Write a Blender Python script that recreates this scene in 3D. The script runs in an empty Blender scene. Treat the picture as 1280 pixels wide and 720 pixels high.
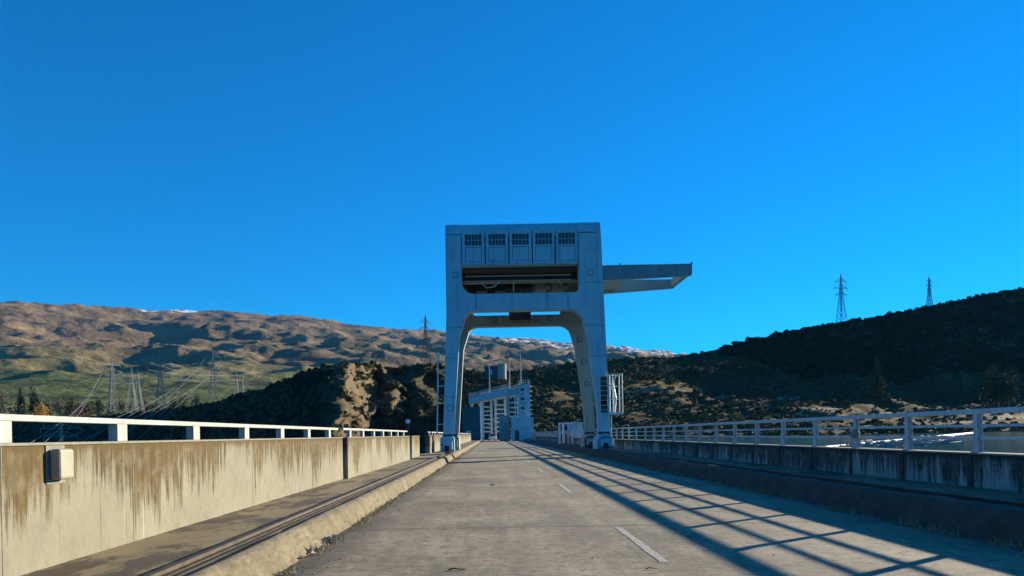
import bpy, bmesh, math, random
import numpy as np
from mathutils import Vector, Matrix, noise as mn

rnd = random.Random(7)
SC = bpy.context.scene
COL = SC.collection
# ------------------------------------------------------------------ camera frame used to lay the place out
F, VX, VY, ROLL, CAMZ = 938.0, 615.0, 543.0, 0.018, 1.5

def ab(px, py):
    u, v = px - VX, py - VY
    return u - ROLL * v, v + ROLL * u

def W(px, py, d):
    a, b = ab(px, py)
    return Vector((a * d / F, d, CAMZ - b * d / F))

def E(px, py):            # elevation above the horizon in photo units
    return -ab(px, py)[1]

# ------------------------------------------------------------------ node helpers
def new_mat(name):
    m = bpy.data.materials.new(name)
    m.use_nodes = True
    nt = m.node_tree
    bs = nt.nodes['Principled BSDF']
    return m, nt, bs

def N(nt, kind, **kw):
    n = nt.nodes.new(kind)
    for k, v in kw.items():
        if k in n.inputs.keys() if isinstance(k, str) else False:
            n.inputs[k].default_value = v
        else:
            setattr(n, k, v)
    return n

def coords(nt, scale=(1, 1, 1), rot=(0, 0, 0)):
    tc = nt.nodes.new('ShaderNodeTexCoord')
    mp = nt.nodes.new('ShaderNodeMapping')
    mp.inputs['Scale'].default_value = scale
    mp.inputs['Rotation'].default_value = rot
    nt.links.new(tc.outputs['Object'], mp.inputs['Vector'])
    return mp.outputs['Vector']

def noise_tex(nt, vec, scale, detail=5, rough=0.55, dist=0.0):
    n = nt.nodes.new('ShaderNodeTexNoise')
    n.inputs['Scale'].default_value = scale
    n.inputs['Detail'].default_value = detail
    n.inputs['Roughness'].default_value = rough
    n.inputs['Distortion'].default_value = dist
    nt.links.new(vec, n.inputs['Vector'])
    return n.outputs['Fac']

def ramp(nt, fac, stops):
    r = nt.nodes.new('ShaderNodeValToRGB')
    el = r.color_ramp.elements
    while len(el) < len(stops):
        el.new(0.5)
    for e, (p, c) in zip(el, stops):
        e.position = p
        e.color = (c, c, c, 1) if isinstance(c, (int, float)) else (*c, 1)
    nt.links.new(fac, r.inputs['Fac'])
    return r.outputs['Color']

def mix(nt, fac, a, b, mode='MIX'):
    n = nt.nodes.new('ShaderNodeMix')
    n.data_type = 'RGBA'
    n.blend_type = mode
    for sock, v in ((n.inputs['Factor'], fac), (n.inputs['A'], a), (n.inputs['B'], b)):
        pass
    ins = [s for s in n.inputs if s.type == 'RGBA']
    f = [s for s in n.inputs if s.type == 'VALUE'][0]
    def put(s, v, col):
        if hasattr(v, 'is_linked') or isinstance(v, bpy.types.NodeSocket):
            nt.links.new(v, s)
        else:
            s.default_value = (*v, 1) if col else v
    put(f, fac, False); put(ins[0], a, True); put(ins[1], b, True)
    return [o for o in n.outputs if o.type == 'RGBA'][0]

def math_n(nt, op, a, b=None):
    n = nt.nodes.new('ShaderNodeMath'); n.operation = op
    for s, v in ((n.inputs[0], a), (n.inputs[1], b)):
        if v is None: continue
        if isinstance(v, bpy.types.NodeSocket): nt.links.new(v, s)
        else: s.default_value = v
    return n.outputs[0]

def attr(nt, name):
    n = nt.nodes.new('ShaderNodeAttribute'); n.attribute_name = name
    return n.outputs['Fac']

def bump(nt, bs, h, strength=0.3, dist=0.02):
    b = nt.nodes.new('ShaderNodeBump')
    b.inputs['Strength'].default_value = strength
    b.inputs['Distance'].default_value = dist
    nt.links.new(h, b.inputs['Height'])
    nt.links.new(b.outputs['Normal'], bs.inputs['Normal'])

def basic(name, c1, c2, scale=3.0, rough=0.8, metal=0.0, bs_=0.2, bd=0.01, sc3=(1, 1, 1), spec=0.3):
    m, nt, bs = new_mat(name)
    v = coords(nt, sc3)
    f = noise_tex(nt, v, scale, 6, 0.6)
    c = ramp(nt, f, [(0.32, c1), (0.68, c2)])
    nt.links.new(c, bs.inputs['Base Color'])
    bs.inputs['Roughness'].default_value = rough
    bs.inputs['Metallic'].default_value = metal
    bs.inputs['Specular IOR Level'].default_value = spec
    if bs_:
        bump(nt, bs, noise_tex(nt, v, scale * 6, 4, 0.6), bs_, bd)
    return m

def painted(name, base, dark, rust, rust_amt=0.62, scale=1.0):
    """weathered paint: broad tone drift, vertical dirt streaks and rust specks"""
    m, nt, bs = new_mat(name)
    v = coords(nt)
    f = noise_tex(nt, v, 0.7 * scale, 6, 0.6)
    c = ramp(nt, f, [(0.3, dark), (0.7, base)])
    vs = coords(nt, (3, 3, 0.25))
    st = ramp(nt, noise_tex(nt, vs, 1.4 * scale, 5, 0.6), [(0.5, 0.0), (0.72, 0.55)])
    c = mix(nt, st, c, tuple(x * 0.55 for x in dark))
    r = ramp(nt, noise_tex(nt, v, 3.2 * scale, 8, 0.7), [(rust_amt, 0.0), (rust_amt + 0.05, 1.0)])
    c = mix(nt, r, c, rust)
    nt.links.new(c, bs.inputs['Base Color'])
    bs.inputs['Roughness'].default_value = 0.6
    bs.inputs['Specular IOR Level'].default_value = 0.35
    bump(nt, bs, noise_tex(nt, v, 20, 4), 0.08, 0.01)
    return m

# ------------------------------------------------------------------ mesh helpers
class MB:
    def __init__(s):
        s.v, s.f = [], []
    def add(s, vs, fs):
        o = len(s.v)
        s.v += [tuple(p) for p in vs]
        s.f += [tuple(i + o for i in f) for f in fs]
        return s
    def box(s, x0, x1, y0, y1, z0, z1):
        vs = [(x, y, z) for z in (z0, z1) for y in (y0, y1) for x in (x0, x1)]
        return s.add(vs, [(0, 2, 3, 1), (4, 5, 7, 6), (0, 1, 5, 4), (2, 6, 7, 3), (0, 4, 6, 2), (1, 3, 7, 5)])
    def bar(s, p, q, w, h=None, up=(0, 0, 1)):
        """rectangular bar from p to q, w across, h along up"""
        h = h or w
        p, q = Vector(p), Vector(q)
        d = (q - p).normalized(); up = Vector(up)
        if abs(d.dot(up)) > 0.98: up = Vector((0, 1, 0))
        sd = d.cross(up).normalized(); u = sd.cross(d).normalized()
        vs = []
        for c in (p, q):
            for i, j in ((-1, -1), (1, -1), (1, 1), (-1, 1)):
                vs.append(c + sd * (w / 2 * i) + u * (h / 2 * j))
        return s.add(vs, [(0, 1, 2, 3), (7, 6, 5, 4), (0, 4, 5, 1), (1, 5, 6, 2), (2, 6, 7, 3), (3, 7, 4, 0)])
    def tube(s, pts, r, n=8, r1=None):
        pts = [Vector(p) for p in pts]
        vs, fs = [], []
        for i, p in enumerate(pts):
            d = (pts[min(i + 1, len(pts) - 1)] - pts[max(i - 1, 0)]).normalized()
            up = Vector((0, 0, 1)) if abs(d.z) < 0.95 else Vector((1, 0, 0))
            sd = d.cross(up).normalized(); u = sd.cross(d)
            rr = r if r1 is None else r + (r1 - r) * i / (len(pts) - 1)
            for k in range(n):
                a = 2 * math.pi * k / n
                vs.append(p + sd * (rr * math.cos(a)) + u * (rr * math.sin(a)))
        for i in range(len(pts) - 1):
            for k in range(n):
                a, b = i * n + k, i * n + (k + 1) % n
                fs.append((a, b, b + n, a + n))
        fs.append(tuple(range(n))[::-1]); fs.append(tuple(range((len(pts) - 1) * n, len(pts) * n)))
        return s.add(vs, fs)
    def extrude_y(s, poly, y0, y1):
        """(x, z) outline, counter-clockwise seen from -y"""
        n = len(poly)
        vs = [(x, y0, z) for x, z in poly] + [(x, y1, z) for x, z in poly]
        fs = [tuple(range(n)), tuple(range(2 * n - 1, n - 1, -1))]
        fs += [(i, i + n, (i + 1) % n + n, (i + 1) % n) for i in range(n)]
        return s.add(vs, fs)
    def extrude_x(s, poly, x0, x1):
        n = len(poly)
        vs = [(x0, y, z) for y, z in poly] + [(x1, y, z) for y, z in poly]
        fs = [tuple(range(n)), tuple(range(2 * n - 1, n - 1, -1))]
        fs += [(i, i + n, (i + 1) % n + n, (i + 1) % n) for i in range(n)]
        return s.add(vs, fs)
    def build(s, name, mat, parent=None, bevel=0.0, smooth=False):
        me = bpy.data.meshes.new(name)
        me.from_pydata(s.v, [], s.f)
        bm = bmesh.new(); bm.from_mesh(me)
        bmesh.ops.recalc_face_normals(bm, faces=bm.faces)
        if bevel:
            bmesh.ops.bevel(bm, geom=[e for e in bm.edges if len(e.link_faces) == 2 and e.calc_face_angle(0) > 0.5],
                            offset=bevel, segments=3, profile=0.5, affect='EDGES', clamp_overlap=True)
        bm.to_mesh(me); bm.free()
        if smooth:
            me.polygons.foreach_set('use_smooth', [True] * len(me.polygons))
        return link(name, me, mat, parent)

def link(name, me, mat, parent=None):
    o = bpy.data.objects.new(name, me)
    if mat: me.materials.append(mat)
    COL.objects.link(o)
    if parent is not None: o.parent = parent
    return o

def recenter(o, p):
    """move a mesh object's origin to p (keeps the shape where it is)"""
    p = Vector(p)
    o.data.transform(Matrix.Translation(-p)); o.location = p
    return o

def raw_mesh(name, verts, faces, mat, parent=None, smooth=False):
    """numpy verts (n,3), faces (m,k)"""
    me = bpy.data.meshes.new(name)
    k = faces.shape[1]
    me.vertices.add(len(verts)); me.vertices.foreach_set('co', verts.astype(np.float32).ravel())
    me.loops.add(faces.size); me.loops.foreach_set('vertex_index', faces.astype(np.int32).ravel())
    me.polygons.add(len(faces))
    me.polygons.foreach_set('loop_start', np.arange(0, faces.size, k, dtype=np.int32))
    me.update(calc_edges=True)
    if smooth: me.polygons.foreach_set('use_smooth', np.ones(len(faces), dtype=bool))
    return link(name, me, mat, parent)

def set_attr(o, name, arr):
    a = o.data.attributes.new(name, 'FLOAT', 'POINT')
    a.data.foreach_set('value', np.asarray(arr, dtype=np.float32).ravel())

def tag(o, label=None, cat=None, group=None, kind=None):
    if label: o['label'] = label
    if cat: o['category'] = cat
    if group: o['group'] = group
    if kind: o['kind'] = kind
    return o

def thing(name, label, cat, loc=(0, 0, 0), group=None):
    o = bpy.data.objects.new(name, None)
    o.empty_display_size = 0.3
    COL.objects.link(o); o.location = loc
    return tag(o, label, cat, group)

def arc(cx, cz, r, a0, a1, n=7):
    return [(cx + r * math.cos(math.radians(a0 + (a1 - a0) * i / n)), cz + r * math.sin(math.radians(a0 + (a1 - a0) * i / n))) for i in range(n + 1)]

def plate(name, outline, holes, y0, y1, mat, parent):
    """flat plate in the xz plane with holes, between y0 and y1"""
    bm = bmesh.new()
    edges = []
    for loop in [outline] + holes:
        vs = [bm.verts.new((x, y0, z)) for x, z in loop]
        edges += [bm.edges.new((vs[i], vs[(i + 1) % len(vs)])) for i in range(len(vs))]
    bmesh.ops.triangle_fill(bm, use_beauty=True, use_dissolve=False, edges=edges)
    r = bmesh.ops.extrude_face_region(bm, geom=list(bm.faces))
    for g in r['geom']:
        if isinstance(g, bmesh.types.BMVert): g.co.y = y1
    bmesh.ops.recalc_face_normals(bm, faces=bm.faces)
    bmesh.ops.dissolve_limit(bm, angle_limit=0.02, verts=list(bm.verts), edges=list(bm.edges))
    me = bpy.data.meshes.new(name); bm.to_mesh(me); bm.free()
    return link(name, me, mat, parent)

def fbm(x, y, z=0.0, oct=5, H=0.9):
    return mn.fractal(Vector((x, y, z)), H, 2.1, oct)

# ------------------------------------------------------------------ materials
def wall_mat(name, clean, stain, mould, ztop, reach, pale_line=(0.5, 0.46, 0.34), base_mix=0.0, mould_amt=0.5, sy=1.0):
    """concrete parapet with run-off stains hanging from its coping (object z is height)"""
    m, nt, bs = new_mat(name)
    v = coords(nt)
    big = noise_tex(nt, v, 0.9, 6, 0.6)
    c = ramp(nt, big, [(0.3, tuple(x * 0.78 for x in clean)), (0.7, clean)])
    fine = noise_tex(nt, v, 14, 6, 0.65)
    blot = noise_tex(nt, v, 3.1, 8, 0.72)
    c = mix(nt, ramp(nt, blot, [(0.36, 0.55), (0.5, 0.0)]), c, tuple(x * 0.62 for x in clean))
    c = mix(nt, ramp(nt, blot, [(0.56, 0.0), (0.7, 0.4)]), c, stain)
    c = mix(nt, ramp(nt, fine, [(0.35, 0.0), (0.7, 0.25)]), c, tuple(x * 0.6 for x in clean))
    sep = nt.nodes.new('ShaderNodeSeparateXYZ')
    tc = nt.nodes.new('ShaderNodeTexCoord'); nt.links.new(tc.outputs['Object'], sep.inputs[0])
    depth = math_n(nt, 'SUBTRACT', ztop, sep.outputs['Z'])
    v1 = coords(nt, (0.05, 5.5 * sy, 0.35))
    v2 = coords(nt, (0.05, 0.62 * sy, 0.05))
    l1 = noise_tex(nt, v1, 1.6, 6, 0.75)
    l2 = noise_tex(nt, v2, 1.1, 4, 0.6)
    L = math_n(nt, 'MULTIPLY', math_n(nt, 'ADD', math_n(nt, 'MULTIPLY', math_n(nt, 'SUBTRACT', l1, 0.43), 3.1),
                                       math_n(nt, 'MULTIPLY', math_n(nt, 'SUBTRACT', l2, 0.40), 3.4)), reach)
    over = math_n(nt, 'SUBTRACT', L, depth)
    mk = ramp(nt, math_n(nt, 'MULTIPLY', math_n(nt, 'ADD', over, 0.12), 3.0), [(0.0, 0.0), (1.0, 0.95)])
    sc = mix(nt, ramp(nt, noise_tex(nt, v1, 3.2, 4, 0.7), [(0.4, 0.0), (0.66, 1.0)]), stain, mould)
    sc = mix(nt, ramp(nt, noise_tex(nt, v, 6, 5, 0.7), [(0.45, 0.0), (0.7, 0.35)]), sc, clean)
    c = mix(nt, mk, c, sc)
    # narrow lime runs and black runs
    v3 = coords(nt, (0.05, 9 * sy, 0.25))
    lime = ramp(nt, noise_tex(nt, v3, 1.9, 3, 0.6), [(0.685, 0.0), (0.73, 0.5)])
    c = mix(nt, lime, c, pale_line)
    v4 = coords(nt, (0.05, 4.2 * sy, 0.12))
    blk = ramp(nt, noise_tex(nt, v4, 2.3, 3, 0.6), [(0.67, 0.0), (0.73, 0.7)])
    c = mix(nt, blk, c, mould)
    edge = math_n(nt, 'ADD', math_n(nt, 'MULTIPLY', depth, -9.0), math_n(nt, 'ADD', 0.4, math_n(nt, 'MULTIPLY', l1, 2.2)))
    c = mix(nt, ramp(nt, edge, [(0.3, 0.0), (1.0, 0.8)]), c, tuple(x * 0.75 for x in stain))
    nt.links.new(c, bs.inputs['Base Color'])
    bs.inputs['Roughness'].default_value = 0.9
    bs.inputs['Specular IOR Level'].default_value = 0.2
    bump(nt, bs, fine, 0.45, 0.015)
    return m

M = {}
M['wall'] = wall_mat('stained_concrete', (0.255, 0.238, 0.175), (0.115, 0.078, 0.028), (0.045, 0.032, 0.016), 1.5, 0.95)
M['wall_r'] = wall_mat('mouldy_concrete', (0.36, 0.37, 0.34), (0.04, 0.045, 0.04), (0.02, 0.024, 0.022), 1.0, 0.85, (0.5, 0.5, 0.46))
M['rail_white'] = painted('white_rail_paint', (0.40, 0.40, 0.37), (0.30, 0.30, 0.27), (0.16, 0.12, 0.07), 0.66, 2)
M['rail_grey'] = painted('grey_rail_paint', (0.55, 0.56, 0.56), (0.42, 0.43, 0.43), (0.2, 0.15, 0.1), 0.7, 2)
M['crane'] = painted('pale_blue_crane_paint', (0.30, 0.52, 0.61), (0.215, 0.40, 0.49), (0.05, 0.045, 0.045), 0.645)
M['crane_in'] = painted('grey_green_crane_paint', (0.33, 0.34, 0.31), (0.24, 0.25, 0.225), (0.09, 0.07, 0.04), 0.66)
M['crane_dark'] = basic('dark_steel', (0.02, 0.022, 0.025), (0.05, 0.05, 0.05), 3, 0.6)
M['jib'] = painted('weathered_jib_paint', (0.20, 0.28, 0.32), (0.14, 0.21, 0.25), (0.06, 0.055, 0.05), 0.63)
M['white'] = painted('white_paint', (0.75, 0.75, 0.73), (0.62, 0.62, 0.6), (0.3, 0.25, 0.2), 0.75, 2)
M['red'] = basic('red_paint', (0.55, 0.04, 0.035), (0.4, 0.03, 0.03), 4, 0.5)
M['galv'] = basic('galvanised_steel', (0.42, 0.44, 0.44), (0.55, 0.56, 0.55), 6, 0.5, 0.3, 0)
M['pylon'] = basic('weathered_galvanised_steel', (0.2, 0.205, 0.2), (0.3, 0.3, 0.28), 0.6, 0.6, 0.1, 0)
M['pylon_dark'] = basic('dark_pylon_steel', (0.02, 0.022, 0.025), (0.04, 0.042, 0.045), 0.6, 0.95, 0.0, 0, spec=0.1)  # near-black steel colour for the plateau and skyline pylons
M['wire'] = basic('aluminium_conductor', (0.2, 0.2, 0.2), (0.26, 0.26, 0.26), 2, 0.4, 0.4, 0)
M['steel_rail'] = basic('worn_rail_steel', (0.045, 0.035, 0.025), (0.10, 0.078, 0.052), 6, 0.6, 0.3, 0.1)
M['groove'] = basic('dark_rail_groove', (0.018, 0.015, 0.013), (0.035, 0.03, 0.025), 5, 0.9)
M['concrete'] = basic('plain_concrete', (0.30, 0.29, 0.26), (0.40, 0.385, 0.34), 1.2, 0.9, 0, 0.25)
M['concrete_blue'] = painted('blue_grey_concrete', (0.42, 0.55, 0.60), (0.31, 0.43, 0.48), (0.12, 0.1, 0.08), 0.66)
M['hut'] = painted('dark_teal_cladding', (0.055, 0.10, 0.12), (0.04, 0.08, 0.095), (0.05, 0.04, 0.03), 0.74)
M['glass'] = basic('dusty_glass', (0.012, 0.016, 0.02), (0.03, 0.035, 0.04), 8, 0.25, 0, 0, spec=0.5)
M['tyre'] = basic('tyre_rubber', (0.015, 0.015, 0.015), (0.03, 0.03, 0.03), 6, 0.9)
M['carpaint'] = basic('white_car_paint', (0.75, 0.75, 0.75), (0.8, 0.8, 0.8), 2, 0.25, 0, 0, spec=0.5)
M['lamp'] = basic('headlamp_lens', (0.6, 0.6, 0.6), (0.7, 0.7, 0.7), 2, 0.1, 0, 0, spec=0.5)
M['fixture'] = basic('cream_fixture', (0.25, 0.24, 0.18), (0.31, 0.30, 0.23), 5, 0.5, 0, 0.05)
M['plate'] = basic('grey_mortar', (0.17, 0.165, 0.13), (0.24, 0.23, 0.19), 8, 0.9)
M['bark'] = basic('bark', (0.06, 0.045, 0.03), (0.11, 0.085, 0.06), 8, 0.95)
M['wood'] = basic('bleached_driftwood', (0.2, 0.18, 0.15), (0.34, 0.31, 0.27), 4, 0.9)
M['twig'] = basic('dead_twig', (0.05, 0.035, 0.02), (0.1, 0.075, 0.05), 8, 0.9)
M['leaf_litter'] = basic('dry_leaf', (0.42, 0.36, 0.27), (0.55, 0.5, 0.4), 8, 0.8)
M['buoy'] = basic('pontoon_plastic', (0.3, 0.29, 0.27), (0.4, 0.38, 0.36), 3, 0.5, 0, 0)
M['buoy_red'] = basic('pontoon_faded_red', (0.34, 0.13, 0.1), (0.4, 0.2, 0.16), 3, 0.5, 0, 0)

# road: worn pale chip seal with patches, transverse joints and tyre lanes
m, nt, bs = new_mat('worn_road'); M['road'] = m
v = coords(nt)
big = noise_tex(nt, v, 0.35, 6, 0.65)
c = ramp(nt, big, [(0.34, (0.17, 0.143, 0.092)), (0.5, (0.31, 0.262, 0.172)), (0.66, (0.43, 0.365, 0.245))])
chip = noise_tex(nt, v, 26, 6, 0.8)
mid = noise_tex(nt, v, 5.5, 8, 0.75)
c = mix(nt, ramp(nt, mid, [(0.38, 0.8), (0.5, 0.0)]), c, (0.13, 0.108, 0.075))
c = mix(nt, ramp(nt, mid, [(0.53, 0.0), (0.66, 0.7)]), c, (0.52, 0.44, 0.295))
c = mix(nt, ramp(nt, chip, [(0.32, 0.75), (0.52, 0.0)]), c, (0.11, 0.095, 0.07))
c = mix(nt, ramp(nt, chip, [(0.56, 0.0), (0.76, 0.7)]), c, (0.55, 0.47, 0.32))
vl = coords(nt, (1.6, 0.12, 1))
lane = ramp(nt, noise_tex(nt, vl, 1.0, 4, 0.6), [(0.45, 0.0), (0.62, 0.6)])
c = mix(nt, lane, c, (0.19, 0.155, 0.11))
spots = ramp(nt, noise_tex(nt, v, 2.3, 8, 0.75), [(0.6, 0.0), (0.68, 0.65)])
c = mix(nt, spots, c, (0.13, 0.11, 0.08))
w1 = nt.nodes.new('ShaderNodeTexWave'); w1.wave_type = 'BANDS'; w1.bands_direction = 'Y'; w1.wave_profile = 'SIN'
w1.inputs['Scale'].default_value = 0.0345; w1.inputs['Distortion'].default_value = 0.03; w1.inputs['Phase Offset'].default_value = 1.1
nt.links.new(v, w1.inputs['Vector'])
jt = ramp(nt, w1.outputs['Fac'], [(0.99985, 0.0), (0.99996, 0.35)])
c = mix(nt, jt, c, (0.06, 0.055, 0.05))
# dirt washed against both kerbs (object x across the road)
sep = nt.nodes.new('ShaderNodeSeparateXYZ'); nt.links.new(v, sep.inputs[0])
dl = math_n(nt, 'ADD', math_n(nt, 'SUBTRACT', math_n(nt, 'MULTIPLY', sep.outputs['X'], -1.0), 1.75), math_n(nt, 'MULTIPLY', noise_tex(nt, coords(nt, (1, 0.5, 1)), 2.0, 6, 0.7), 0.8))
c = mix(nt, ramp(nt, dl, [(0.35, 0.0), (0.95, 0.85)]), c, (0.075, 0.066, 0.05))
dr = math_n(nt, 'ADD', math_n(nt, 'SUBTRACT', sep.outputs['X'], 6.0), math_n(nt, 'MULTIPLY', noise_tex(nt, v, 2.4, 6, 0.7), 0.7))
c = mix(nt, ramp(nt, dr, [(0.35, 0.0), (0.8, 0.8)]), c, (0.09, 0.08, 0.06))
nt.links.new(c, bs.inputs['Base Color']); bs.inputs['Roughness'].default_value = 0.92; bs.inputs['Specular IOR Level'].default_value = 0.25
bump(nt, bs, chip, 0.5, 0.012)

# walkway: brown dusty concrete with damp dark stains
m, nt, bs = new_mat('stained_walkway'); M['walk'] = m
v = coords(nt, (1, 0.45, 1))
c = ramp(nt, noise_tex(nt, v, 0.9, 6, 0.65), [(0.3, (0.17, 0.125, 0.055)), (0.7, (0.29, 0.22, 0.10))])
c = mix(nt, ramp(nt, noise_tex(nt, v, 1.3, 7, 0.7), [(0.485, 0.0), (0.56, 0.95)]), c, (0.05, 0.033, 0.018))
c = mix(nt, ramp(nt, noise_tex(nt, coords(nt), 22, 4, 0.7), [(0.4, 0.3), (0.6, 0.0)]), c, (0.09, 0.075, 0.06))
nt.links.new(c, bs.inputs['Base Color']); bs.inputs['Roughness'].default_value = 0.9
bump(nt, bs, noise_tex(nt, coords(nt), 30, 4), 0.3, 0.01)

# kerb: sandy concrete with worn edges
m, nt, bs = new_mat('sandy_kerb'); M['kerb'] = m
v = coords(nt)
c = ramp(nt, noise_tex(nt, v, 2.2, 7, 0.7), [(0.3, (0.10, 0.08, 0.045)), (0.5, (0.165, 0.135, 0.078)), (0.68, (0.235, 0.195, 0.12))])
c = mix(nt, ramp(nt, noise_tex(nt, coords(nt, (4, 1, 4)), 4, 7, 0.75), [(0.48, 0.0), (0.60, 0.85)]), c, (0.10, 0.076, 0.045))
nt.links.new(c, bs.inputs['Base Color']); bs.inputs['Roughness'].default_value = 0.95
bump(nt, bs, noise_tex(nt, v, 18, 5, 0.7), 0.5, 0.02)
m, nt, bs = new_mat('dark_kerb'); M['kerb_r'] = m  # right kerb, much darker in colour than the left one
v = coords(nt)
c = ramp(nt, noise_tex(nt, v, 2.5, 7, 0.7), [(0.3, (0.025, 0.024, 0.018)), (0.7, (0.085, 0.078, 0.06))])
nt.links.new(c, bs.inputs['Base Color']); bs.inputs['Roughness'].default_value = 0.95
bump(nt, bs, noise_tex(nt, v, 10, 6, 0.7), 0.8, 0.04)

# faded road paint
m, nt, bs = new_mat('faded_road_paint'); M['paint'] = m
v = coords(nt)
c = ramp(nt, noise_tex(nt, v, 16, 5, 0.75), [(0.42, (0.27, 0.23, 0.16)), (0.50, (0.36, 0.33, 0.26)), (0.62, (0.48, 0.46, 0.40))])
nt.links.new(c, bs.inputs['Base Color']); bs.inputs['Roughness'].default_value = 0.9

# lake
m, nt, bs = new_mat('lake_water'); M['water'] = m
v = coords(nt)
c = ramp(nt, noise_tex(nt, v, 0.02, 4), [(0.3, (0.015, 0.065, 0.058)), (0.7, (0.03, 0.095, 0.078))])
nt.links.new(c, bs.inputs['Base Color']); bs.inputs['Roughness'].default_value = 0.13
bump(nt, bs, noise_tex(nt, coords(nt, (1, 1.6, 1)), 0.6, 4, 0.6), 0.10, 0.08)

def leaf_mat(name, c1, c2, c3):
    m, nt, bs = new_mat(name)
    geo = nt.nodes.new('ShaderNodeNewGeometry')
    c = ramp(nt, geo.outputs['Random Per Island'], [(0.0, c1), (0.5, c2), (1.0, c3)])
    v = coords(nt)
    c = mix(nt, ramp(nt, noise_tex(nt, v, 0.35, 3), [(0.4, 0.0), (0.65, 0.55)]), c, c1)
    nt.links.new(c, bs.inputs['Base Color']); bs.inputs['Roughness'].default_value = 0.85
    bs.inputs['Specular IOR Level'].default_value = 0.15
    return m
M['scrub'] = leaf_mat('scrub_leaf', (0.06, 0.063, 0.026), (0.11, 0.105, 0.046), (0.18, 0.155, 0.075))
M['pine_and_shade'] = leaf_mat('pine_and_shade_leaf', (0.016, 0.026, 0.013), (0.028, 0.042, 0.019), (0.05, 0.062, 0.028))  # dark evergreens, and the leaf colour that paints shade onto two slopes
M['olive'] = leaf_mat('olive_leaf', (0.04, 0.055, 0.026), (0.065, 0.08, 0.038), (0.10, 0.11, 0.052))
M['amber'] = leaf_mat('amber_leaf', (0.35, 0.17, 0.03), (0.5, 0.26, 0.04), (0.6, 0.36, 0.08))
M['russet'] = leaf_mat('russet_twig', (0.12, 0.06, 0.04), (0.19, 0.10, 0.065), (0.26, 0.15, 0.10))
M['greytwig'] = leaf_mat('grey_twig', (0.10, 0.085, 0.065), (0.15, 0.13, 0.10), (0.2, 0.18, 0.14))
M['yellowgreen'] = leaf_mat('yellow_green_leaf', (0.13, 0.13, 0.04), (0.2, 0.19, 0.06), (0.28, 0.26, 0.1))
M['drygrass'] = leaf_mat('dry_grass', (0.2, 0.16, 0.08), (0.32, 0.26, 0.14), (0.42, 0.36, 0.22))

# hillside near: dark scrubby soil, dry grass, bare rock, track
m, nt, bs = new_mat('hillside_ground'); M['hill'] = m
v = coords(nt)
c = ramp(nt, noise_tex(nt, v, 0.035, 8, 0.65), [(0.3, (0.028, 0.028, 0.016)), (0.52, (0.05, 0.045, 0.026)), (0.72, (0.085, 0.07, 0.04))])
rock = ramp(nt, noise_tex(nt, v, 0.22, 9, 0.8, 0.8), [(0.34, (0.055, 0.045, 0.032)), (0.48, (0.125, 0.095, 0.06)), (0.6, (0.205, 0.15, 0.09)), (0.74, (0.27, 0.22, 0.155))])
c = mix(nt, attr(nt, 'rock'), c, rock)
dry = ramp(nt, noise_tex(nt, v, 0.12, 8, 0.7), [(0.35, (0.085, 0.062, 0.026)), (0.6, (0.19, 0.13, 0.055)), (0.75, (0.25, 0.19, 0.095))])
c = mix(nt, attr(nt, 'dry'), c, dry)
c = mix(nt, attr(nt, 'track'), c, (0.36, 0.32, 0.24))
nt.links.new(c, bs.inputs['Base Color']); bs.inputs['Roughness'].default_value = 0.95; bs.inputs['Specular IOR Level'].default_value = 0.1
bump(nt, bs, noise_tex(nt, v, 0.5, 8, 0.7), 0.9, 1.2)

# far range: tussock above, pasture and dark scrub below, snow on the tops
m, nt, bs = new_mat('tussock_range'); M['range'] = m
v = coords(nt)
n1 = noise_tex(nt, v, 0.0016, 8, 0.62, 0.8)
n2 = noise_tex(nt, v, 0.0042, 8, 0.68, 0.5)
tus = ramp(nt, n2, [(0.30, (0.05, 0.048, 0.034)), (0.43, (0.14, 0.098, 0.062)), (0.55, (0.215, 0.15, 0.088)), (0.72, (0.31, 0.235, 0.125))])
low = ramp(nt, n1, [(0.32, (0.045, 0.055, 0.026)), (0.43, (0.11, 0.12, 0.045)), (0.54, (0.24, 0.215, 0.075)), (0.68, (0.28, 0.20, 0.09))])
c = mix(nt, attr(nt, 'high'), low, tus)
past = ramp(nt, noise_tex(nt, v, 0.005, 5, 0.6), [(0.38, (0.07, 0.125, 0.028)), (0.5, (0.14, 0.17, 0.04)), (0.64, (0.26, 0.235, 0.07))])
c = mix(nt, attr(nt, 'pasture'), c, past)
scr = ramp(nt, noise_tex(nt, v, 0.0065, 9, 0.72), [(0.53, 0.0), (0.60, 0.8)])
c = mix(nt, math_n(nt, 'MULTIPLY', scr, attr(nt, 'scrubby')), c, (0.035, 0.042, 0.025))
c = mix(nt, math_n(nt, 'MULTIPLY', ramp(nt, noise_tex(nt, coords(nt, (1, 1, 3)), 0.008, 7, 0.7), [(0.5, 0.0), (0.56, 1.0)]), attr(nt, 'snow')), c, (0.75, 0.77, 0.8))
nt.links.new(c, bs.inputs['Base Color']); bs.inputs['Roughness'].default_value = 0.95; bs.inputs['Specular IOR Level'].default_value = 0.05
bump(nt, bs, noise_tex(nt, v, 0.03, 8, 0.65), 0.8, 14.0)

M['ground'] = basic('valley_ground', (0.05, 0.055, 0.03), (0.10, 0.10, 0.05), 0.02, 0.95, 0, 0)

# ================================================================== SETTING
XL, XR = -4.29, 8.6         # parapet faces
KL, KR = -2.4, 6.45         # kerb feet
ZL, ZR = 0.30, 0.40         # walkway heights
YB, YE = -12.0, 205.0       # near and far ends of the dam crest

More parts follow.
